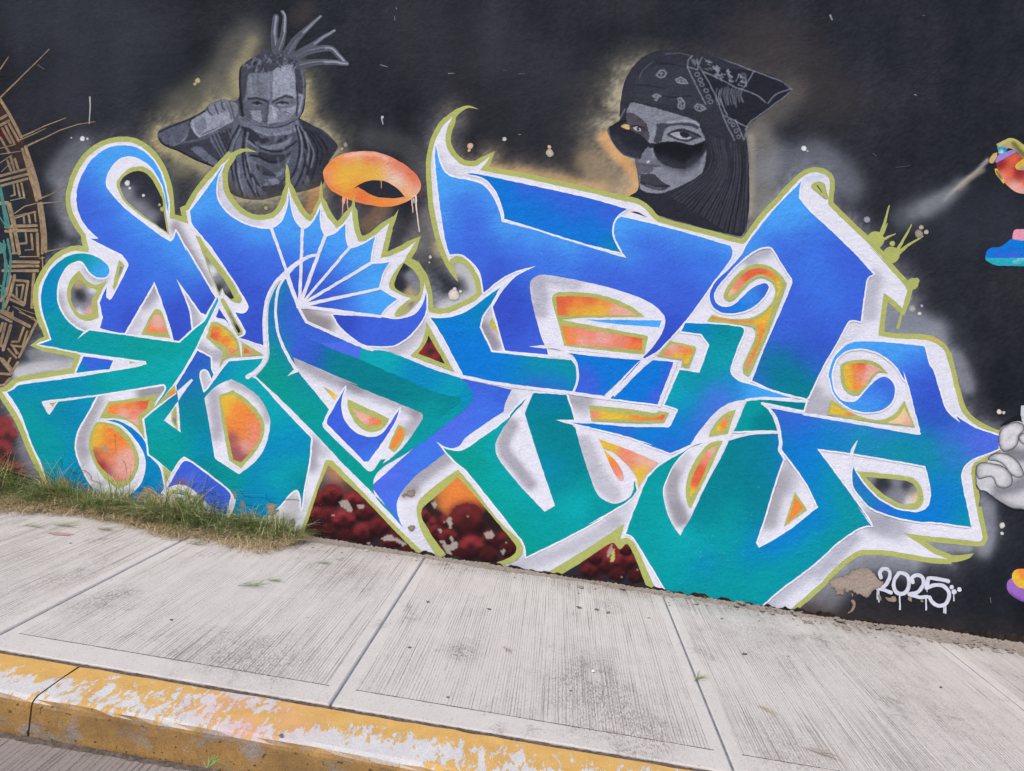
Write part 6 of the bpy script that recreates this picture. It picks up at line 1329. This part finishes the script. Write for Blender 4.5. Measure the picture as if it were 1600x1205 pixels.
SCR = ("f: 605,395! 606,480 600,575!|2.4|(206,206,206)", "i: 145,740! 155,778!|2.2|(200,202,206)", "i: 560,460! 600,460!|1.2|(170,170,176)", "i: 225,100! 230,130!|1.2|(150,150,156)", "i: 140,405! 182,418!|1.6|(150,150,156)", "i: 235,50! 240,62!|1.4|(150,150,156)", "g: 1297,24! 1300,31!|3|(176,174,170)", "g: 1429,148! 1432,149!|1.6|(190,190,192)", "g: 1442,24! 1446,25!|1.6|(110,110,116)", "f: 255,180! 300,210!|1.4|(110,112,120)", "i: 1000,462! 1040,460!|1|(120,118,120)", "i: 905,440! 930,440!|1|(110,100,100)", "Q: 1000,410! 1110,395!|1|(100,104,112)", "Q: 820,300! 850,320!|1.4|(120,100,100)", "T: 1335,770! 1340,810!|1.4|(150,140,132)", "G: 625,375! 645,350!|1.6|(226,226,226)", "i: 1000,842! 1018,842!|1.2|(190,190,190)")
for s in SCR:
    a_, w_, c_ = s.split('|')
    paint('paint_scratch', stroke(line(a_), float(w_), float(w_) * .6), tuple(v * .8 for v in eval(c_)), wall, 0)

# hairline cracks in the render near the grass
for s in ("E: 500,830! 560,800 620,760 640,740", "E: 640,770! 700,800 720,850 800,880", "F: 690,960! 760,990 830,985 900,1000 960,985", "F: 880,960! 900,1010 960,1030", "F: 400,940! 470,960 540,990", "F: 1010,1010! 1080,1000 1140,1010", "E: 560,770! 590,800 660,790", "E: 480,690! 490,760", "F: 720,1040! 800,1060 870,1050", "E: 960,690! 985,740 990,810", "E: 900,490! 905,640"):
    Lc = line(s, 1.5)
    Lc = Lc + rng.normal(size=Lc.shape) * .5
    paint('wall_crack', stroke(Lc, 1.0, .5), (20, 84, 110) if s[0] == 'F' or '500,830' in s or '560,770' in s or '480,690' in s else (120, 92, 80), wall, 0)

# grime plus painted contact shade: darkens the gap where wall and pavement meet
gl = []
xg = np.arange(430, 1640, 4.0)
yg = 840 + .1530 * (xg - 474) - np.clip((xg - 1280) / 320, 0, 1) ** 1.4 * 12
wgs = 1.6 + 8.0 * frac_noise(xg * .11, xg * 0 + 3.0, 1.0, 303, 3) ** 2.2
for i_ in range(len(xg) - 1):
    gl.append(np.array([(xg[i_], yg[i_] - wgs[i_] * 1.6), (xg[i_ + 1], yg[i_ + 1] - wgs[i_ + 1] * 1.6), (xg[i_ + 1], yg[i_ + 1] + 5), (xg[i_], yg[i_] + 5)]))
paint('grime_contact_shade', gl, (50, 42, 38), wall, 0, jit=.25)
# ------------------------------------------------------------------ foot of the wall: mortar fillet, grass, litter
r6 = np.random.default_rng(21)
xs = np.arange(-6.0, 6.0, 0.012)
prof_t = np.linspace(0, 1, 9)
wn_ = frac_noise(xs * 3 + 40, xs * 0 + 3, 1.0, 3, 6)
V, F = [], []
for i, x in enumerate(xs):
    w_ = 0.03 + 0.10 * wn_[i] ** 1.5 + (0.05 * max(0, min(1, (x - 1.6) / 0.8)))
    hh = 0.006 + 0.018 * wn_[i] + (0.03 * max(0, min(1, (x - 1.7) / 0.8)))
    for j, t in enumerate(prof_t):
        z = hh * (1 - t) ** 1.3 + r6.normal() * 0.0034 * (1 - t * 0.5)
        V.append((x, 0.01 - w_ * t - abs(r6.normal()) * 0.009 * t, gz(x) + (z if t < 1 else -0.006)))
m_ = len(prof_t)
for i in range(len(xs) - 1):
    for j in range(m_ - 1):
        a = i * m_ + j
        F.append((a, a + 1, a + m_ + 1, a + m_))
fil = mesh_obj('mortar_fillet', V, F, M_DIRT, None, smooth=False)
fil.parent = side
fil.matrix_parent_inverse = side.matrix_basis.inverted()

# loose grit along the fillet
def rock(r, seed, flat=.6):
    q = np.random.default_rng(seed)
    bm = bmesh.new()
    bmesh.ops.create_icosphere(bm, subdivisions=1, radius=r)
    for v in bm.verts:
        v.co *= q.uniform(.75, 1.2); v.co.z *= flat
    vs = [tuple(v.co) for v in bm.verts]; fs = [[v.index for v in f.verts] for f in bm.faces]
    bm.free()
    return vs, fs
V, F = [], []
for k in range(420):
    x = r6.uniform(-1.9, 4.2)
    y = -abs(r6.normal()) * 0.10 - 0.01
    s = 0.0018 + 0.006 * r6.random() ** 4
    vs, fs = rock(s, k % 40)
    n0 = len(V)
    V += [(a + x, b + y, c + gz(x) + (0.004 if y < -.1 else .014)) for a, b, c in vs]
    F += [[i + n0 for i in f] for f in fs]
for k in range(150):                                         # flat broken chips of mortar, mostly at the lower end
    x = 3.4 - abs(r6.normal()) * 1.3
    y = -r6.uniform(.015, .16)
    s = 0.006 + 0.020 * r6.random() ** 3
    vs, fs = rock(s, 50 + k % 30, .35)
    n0 = len(V)
    ca, sa = math.cos(k), math.sin(k)
    V += [(a * ca * 1.5 - b * sa + x, a * sa * 1.5 + b * ca + y, c + gz(x) + max(.003, .024 + y * .14)) for a, b, c in vs]
    F += [[i + n0 for i in f] for f in fs]
grit = mesh_obj('loose_grit', V, F, M_DIRT)
tag(grit, 'crumbled grit scattered along the foot of the wall', 'grit', kind='stuff')
STN = [((466, 842), .028, .6, M_STONE, 'white chipped stone lying at the right end of the grass'), ((487, 856), .013, .6, M_STONE, 'small pinkish pebble just right of the white stone'), ((572, 861), .020, .3, M_STONE, 'flat pale chip at the foot of the dark red triangle')]
for (p, r_, fl, mt, lb) in STN:
    g_ = px_to_ground(*p)
    vs, fs = rock(r_, int(p[0]), fl)
    o = mesh_obj('pebble', vs, fs, mt)
    o.location = (g_[0], min(g_[1], -0.03), gz(g_[0]) + r_ * fl * .6)
    tag(o, lb, 'pebble', 'pebbles by the wall')
# pale paper scrap on the pavement
g_ = px_to_ground(927, 1051)
o = mesh_obj('paper_scrap', [(-.008, -.005, 0), (.009, -.004, .004), (.007, .006, .001), (-.006, .007, .006), (-.008, -.005, .0015), (.009, -.004, .0055), (.007, .006, .0025), (-.006, .007, .0075)], [(4, 5, 6, 7), (3, 2, 1, 0), (0, 1, 5, 4), (1, 2, 6, 5), (2, 3, 7, 6), (3, 0, 4, 7)], simple_mat('white_paper', S(225, 225, 225), S(240, 240, 240)))
o.location = (g_[0], g_[1], g_[2] + .004)
tag(o, 'tiny white paper scrap on the middle slab', 'litter')
# flat trodden spots
SPOT = [(640, 1012, .012), (1163, 1022, .020), (1232, 1026, .007), (1470, 1075, .012), (764, 952, .016), (669, 941, .014), (268, 969, .010), (110, 849, .009), (1128, 967, .012), (1014, 966, .010), (892, 1080, .008), (905, 950, .02), (932, 953, .018), (950, 958, .016), (700, 1090, .008), (440, 1150, .010)]
for (x, y, r_) in SPOT:
    g_ = px_to_ground(x, y)
    n = 11
    a_ = np.linspace(0, 2 * math.pi, n, endpoint=False)
    rd = r_ * r6.uniform(.55, 1.2, n)
    V = [(0, 0, .0022)] + [(rd[k] * math.cos(a_[k]), rd[k] * math.sin(a_[k]) * .8, .0008) for k in range(n)]
    F = [(0, k + 1, (k + 1) % n + 1) for k in range(n)]
    o = mesh_obj('stain_spot', V, F, M_GUM)
    o.parent = side
    o.matrix_parent_inverse = side.matrix_basis.inverted()
    o.location = (g_[0], g_[1], gz(g_[0]) + .0015); o.rotation_euler = (0, TH, r6.uniform(0, 6))
g_ = px_to_ground(96, 835)
V = [(0, 0, .0016)] + [(.075 * math.cos(t) * r6.uniform(.7, 1.1), .03 * math.sin(t) * r6.uniform(.7, 1.1), .0008) for t in np.linspace(0, 2 * math.pi, 14, endpoint=False)]
o = mesh_obj('stain_spot', V, [(0, k + 1, (k + 1) % 14 + 1) for k in range(14)], simple_mat('faded_red_mark', S(170, 130, 124), S(178, 152, 148), 40))
o.parent = side; o.matrix_parent_inverse = side.matrix_basis.inverted(); o.location = (g_[0], g_[1], gz(g_[0]) + .0015); o.rotation_euler = (0, TH, 0.2)

# grass: blades as bent tapering strips
class Blades:
    def __init__(s): s.V, s.F, s.C = [], [], []
    def blade(s, x, y, z, h, w, az, lean, col, curl=1.0):
        n0 = len(s.V)
        dx, dy = math.cos(az), math.sin(az)
        px, py = -dy, dx
        seg = 4
        for k in range(seg + 1):
            t = k / seg
            out = lean * h * (t ** 1.6) * curl
            up_ = h * (t - 0.35 * min(lean, 1.6) * t * t)
            ww = w * (1 - t) ** .7 * .5
            cx_, cy_, cz_ = x + dx * out, min(y + dy * out, -0.012), z + max(up_, 0.003)
            s.V += [(cx_ - px * ww, min(cy_ - py * ww, -0.01), cz_), (cx_ + px * ww, min(cy_ + py * ww, -0.01), cz_)]
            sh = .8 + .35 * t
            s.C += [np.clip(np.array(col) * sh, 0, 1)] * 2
        for k in range(seg):
            a = n0 + 2 * k
            s.F.append((a, a + 1, a + 3, a + 2))
    def build(s, name):
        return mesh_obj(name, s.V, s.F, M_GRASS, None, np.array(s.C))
greens = [S(86, 122, 54), S(112, 150, 68), S(140, 170, 88), S(92, 138, 84), S(160, 174, 104)]
straws = [S(222, 200, 156), S(206, 182, 138), S(236, 218, 178), S(186, 158, 120), S(216, 192, 154)]
browns = [S(166, 134, 104), S(140, 114, 88), S(188, 154, 122)]
def edge_y(px):
    """front edge of the grass in picture rows, by column"""
    return np.interp(px, [-120, 0, 60, 130, 200, 260, 330, 380, 430, 470, 500], [812, 808, 806, 810, 826, 846, 850, 868, 866, 850, 842])
def top_h(px):
    return np.interp(px, [-120, 0, 50, 90, 140, 185, 230, 270, 310, 350, 400, 440, 475, 500], [.46, .44, .30, .42, .18, .42, .16, .50, .44, .30, .28, .24, .20, .04])
gr, st_ = Blades(), Blades()
# clumps along the wall
xl, xr = -4.6, float(px_to_ground(462, 845)[0])
for k in range(230):
    cx_ = r6.uniform(xl, xr)
    if float(frac_noise(np.array([cx_ * 3.1 + 7]), np.array([2.0]), 1.0, 88, 2)[0]) < r6.uniform(.2, .62): continue
    pxx = float(wall_to_px(np.array([cx_]), np.array([gz(cx_)]))[0, 0])
    H = float(top_h(pxx)); 
    dense = 0.5 + 0.9 * float(frac_noise(np.array([cx_ * 2.2 + 60]), np.array([1.0]), 1.0, 12, 2)[0])
    cy_ = -0.03 - abs(r6.normal()) * 0.07
    nb = int(46 * dense)
    green_bias = r6.random(); clump = r6.uniform(.28, 1.0) ** .8 * 1.25
    for b_ in range(nb):
        x = cx_ + r6.normal() * 0.055; y = min(cy_ + r6.normal() * 0.035, -0.012)
        if x > xr + .01: continue
        dry = r6.random() < (.24 + .4 * (green_bias < .3))
        col = (straws if dry else greens)[r6.integers(5)]
        h = H * clump * r6.uniform(.3, 1.0) * (1 - min(.5, abs(y) * 1.6))
        (st_ if dry else gr).blade(x, y, gz(x), h, r6.uniform(.0032, .0072), r6.uniform(0, 2 * math.pi) if r6.random() < .6 else r6.uniform(math.pi, 2 * math.pi), r6.uniform(.3, 1.7), col)
# matted dry fringe spilling on to the slabs
for k in range(11500):
    pxx = r6.uniform(-120, 474)
    ye = float(edge_y(pxx))
    wl0 = 770 + .153 * pxx - 3
    t = r6.random() ** .75
    yy = wl0 + (ye - wl0) * t * r6.uniform(.75, 1.04)
    g_ = px_to_ground(pxx, max(yy, wl0 + 2))
    if g_[1] > -.012: g_[1] = -.012 - r6.random() * .03
    nn = float(frac_noise(np.array([g_[0] * 1.7 + 20]), np.array([g_[1] * 1.7 + 9]), 1.4, 51, 2)[0])
    if t > .8 and r6.random() < .45: continue
    q = r6.random()
    if q < (.55 + .9 * (nn - .45)) * (1.05 - 1.25 * t):
        col, B_ = greens[r6.integers(5)], gr
    elif q < .86: col, B_ = straws[r6.integers(5)], st_
    else: col, B_ = browns[r6.integers(3)], st_
    h = r6.uniform(.035, .12) * (1.15 - .55 * t)
    B_.blade(g_[0], g_[1], gz(g_[0]), h, r6.uniform(.0022, .0048), r6.uniform(0, 2 * math.pi), r6.uniform(.7, 2.6), col)
# a few long seed stalks
for (pa, pb) in (((265, 822), (312, 845)), ((350, 808), (396, 792)), ((255, 825), (282, 808)), ((60, 735), (75, 800)), ((190, 780), (214, 806))):
    a_ = px_to_wall([pa])[0]; b_ = px_to_wall([pb])[0]
    for off in range(3):
        st_.blade(a_[0], -.05, max(gz(a_[0]), a_[1] - .05), .16, .004, 0 if b_[0] > a_[0] else math.pi, 1.4, straws[2])
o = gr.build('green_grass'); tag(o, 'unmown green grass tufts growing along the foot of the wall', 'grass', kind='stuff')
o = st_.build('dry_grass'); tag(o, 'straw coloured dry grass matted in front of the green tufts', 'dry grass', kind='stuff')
# soil and thatch under the grass
xs = np.arange(-6.0, xr + .04, .03)
V, F = [], []
for x in xs:
    pxx = float(wall_to_px(np.array([x]), np.array([gz(x)]))[0, 0])
    d = abs(px_to_ground(pxx, float(edge_y(pxx)))[1]) * .62
    d *= np.clip((xr + .05 - x) / .25, .15, 1)
    for j in range(8):
        t = j / 7
        V.append((x, -d * t * (1 + r6.normal() * .06), gz(x) + (.028 * (1 - t) ** .8 + abs(r6.normal()) * .006) * (1 if j < 7 else 0) + .001))
for i in range(len(xs) - 1):
    for j in range(7):
        a = i * 8 + j
        F.append((a, a + 1, a + 9, a + 8))
o = mesh_obj('soil_strip', V, F, M_SOIL)
o.parent = side; o.matrix_parent_inverse = side.matrix_basis.inverted()

# grass clippings dropped on the pavement, each a small sprig
def sprig(px, py, L, az, n, label, col):
    g_ = px_to_ground(px, py)
    B_ = Blades()
    for k in range(n * 2):
        t = k / max(1, 2 * n - 1)
        x = (t - .5) * L * math.cos(az); y = (t - .5) * L * math.sin(az)
        B_.blade(x, y - 5, .001, L * r6.uniform(.3, .6), .0042, az + r6.uniform(-.9, .9), 2.4, tuple(v * .8 for v in col[r6.integers(len(col))]))
    V = [(a, b + 5, c) for a, b, c in B_.V]
    o = mesh_obj('grass_clipping', V, B_.F, M_GRASS, None, np.array(B_.C))
    o.location = (g_[0], g_[1], gz(g_[0]) + .001); o.rotation_euler = (0, TH, 0)
    tag(o, label, 'clipping', 'grass clippings on the pavement')
sprig(385, 915, .10, .3, 9, 'green grass sprig lying alone on the slab below the grass end', greens)
sprig(425, 908, .05, .1, 6, 'small green sprig just right of the larger lone sprig', greens)
sprig(95, 822, .09, .2, 8, 'green clipping leftmost on the pavement near the red mark', greens)
sprig(160, 828, .08, -.1, 8, 'green clipping just in front of the dry grass', greens)
sprig(45, 823, .07, .4, 7, 'short green clipping at the far left of the pavement', greens)
sprig(300, 850, .09, .2, 9, 'green clipping beside the joint below the blue block', greens)
sprig(1090, 1062, .07, .9, 6, 'clipping lying across the joint in the right half', greens + straws)
sprig(1195, 1110, .07, -.7, 5, 'thin dark clipping on the slab right of the joint', straws)
sprig(1270, 1175, .09, -.4, 4, 'dry stalk near the lower edge right of the joint', browns)
sprig(790, 1015, .05, -.7, 3, 'thin straw on the middle slab', browns)
sprig(500, 880, .06, .2, 6, 'loose green tuft in front of the red triangle', greens)
sprig(328, 1197, .04, 1.5, 8, 'little green weed at the foot of the kerb', greens)
# hairline crack with a drain-shaped grout line along the trowelled edge of the slabs
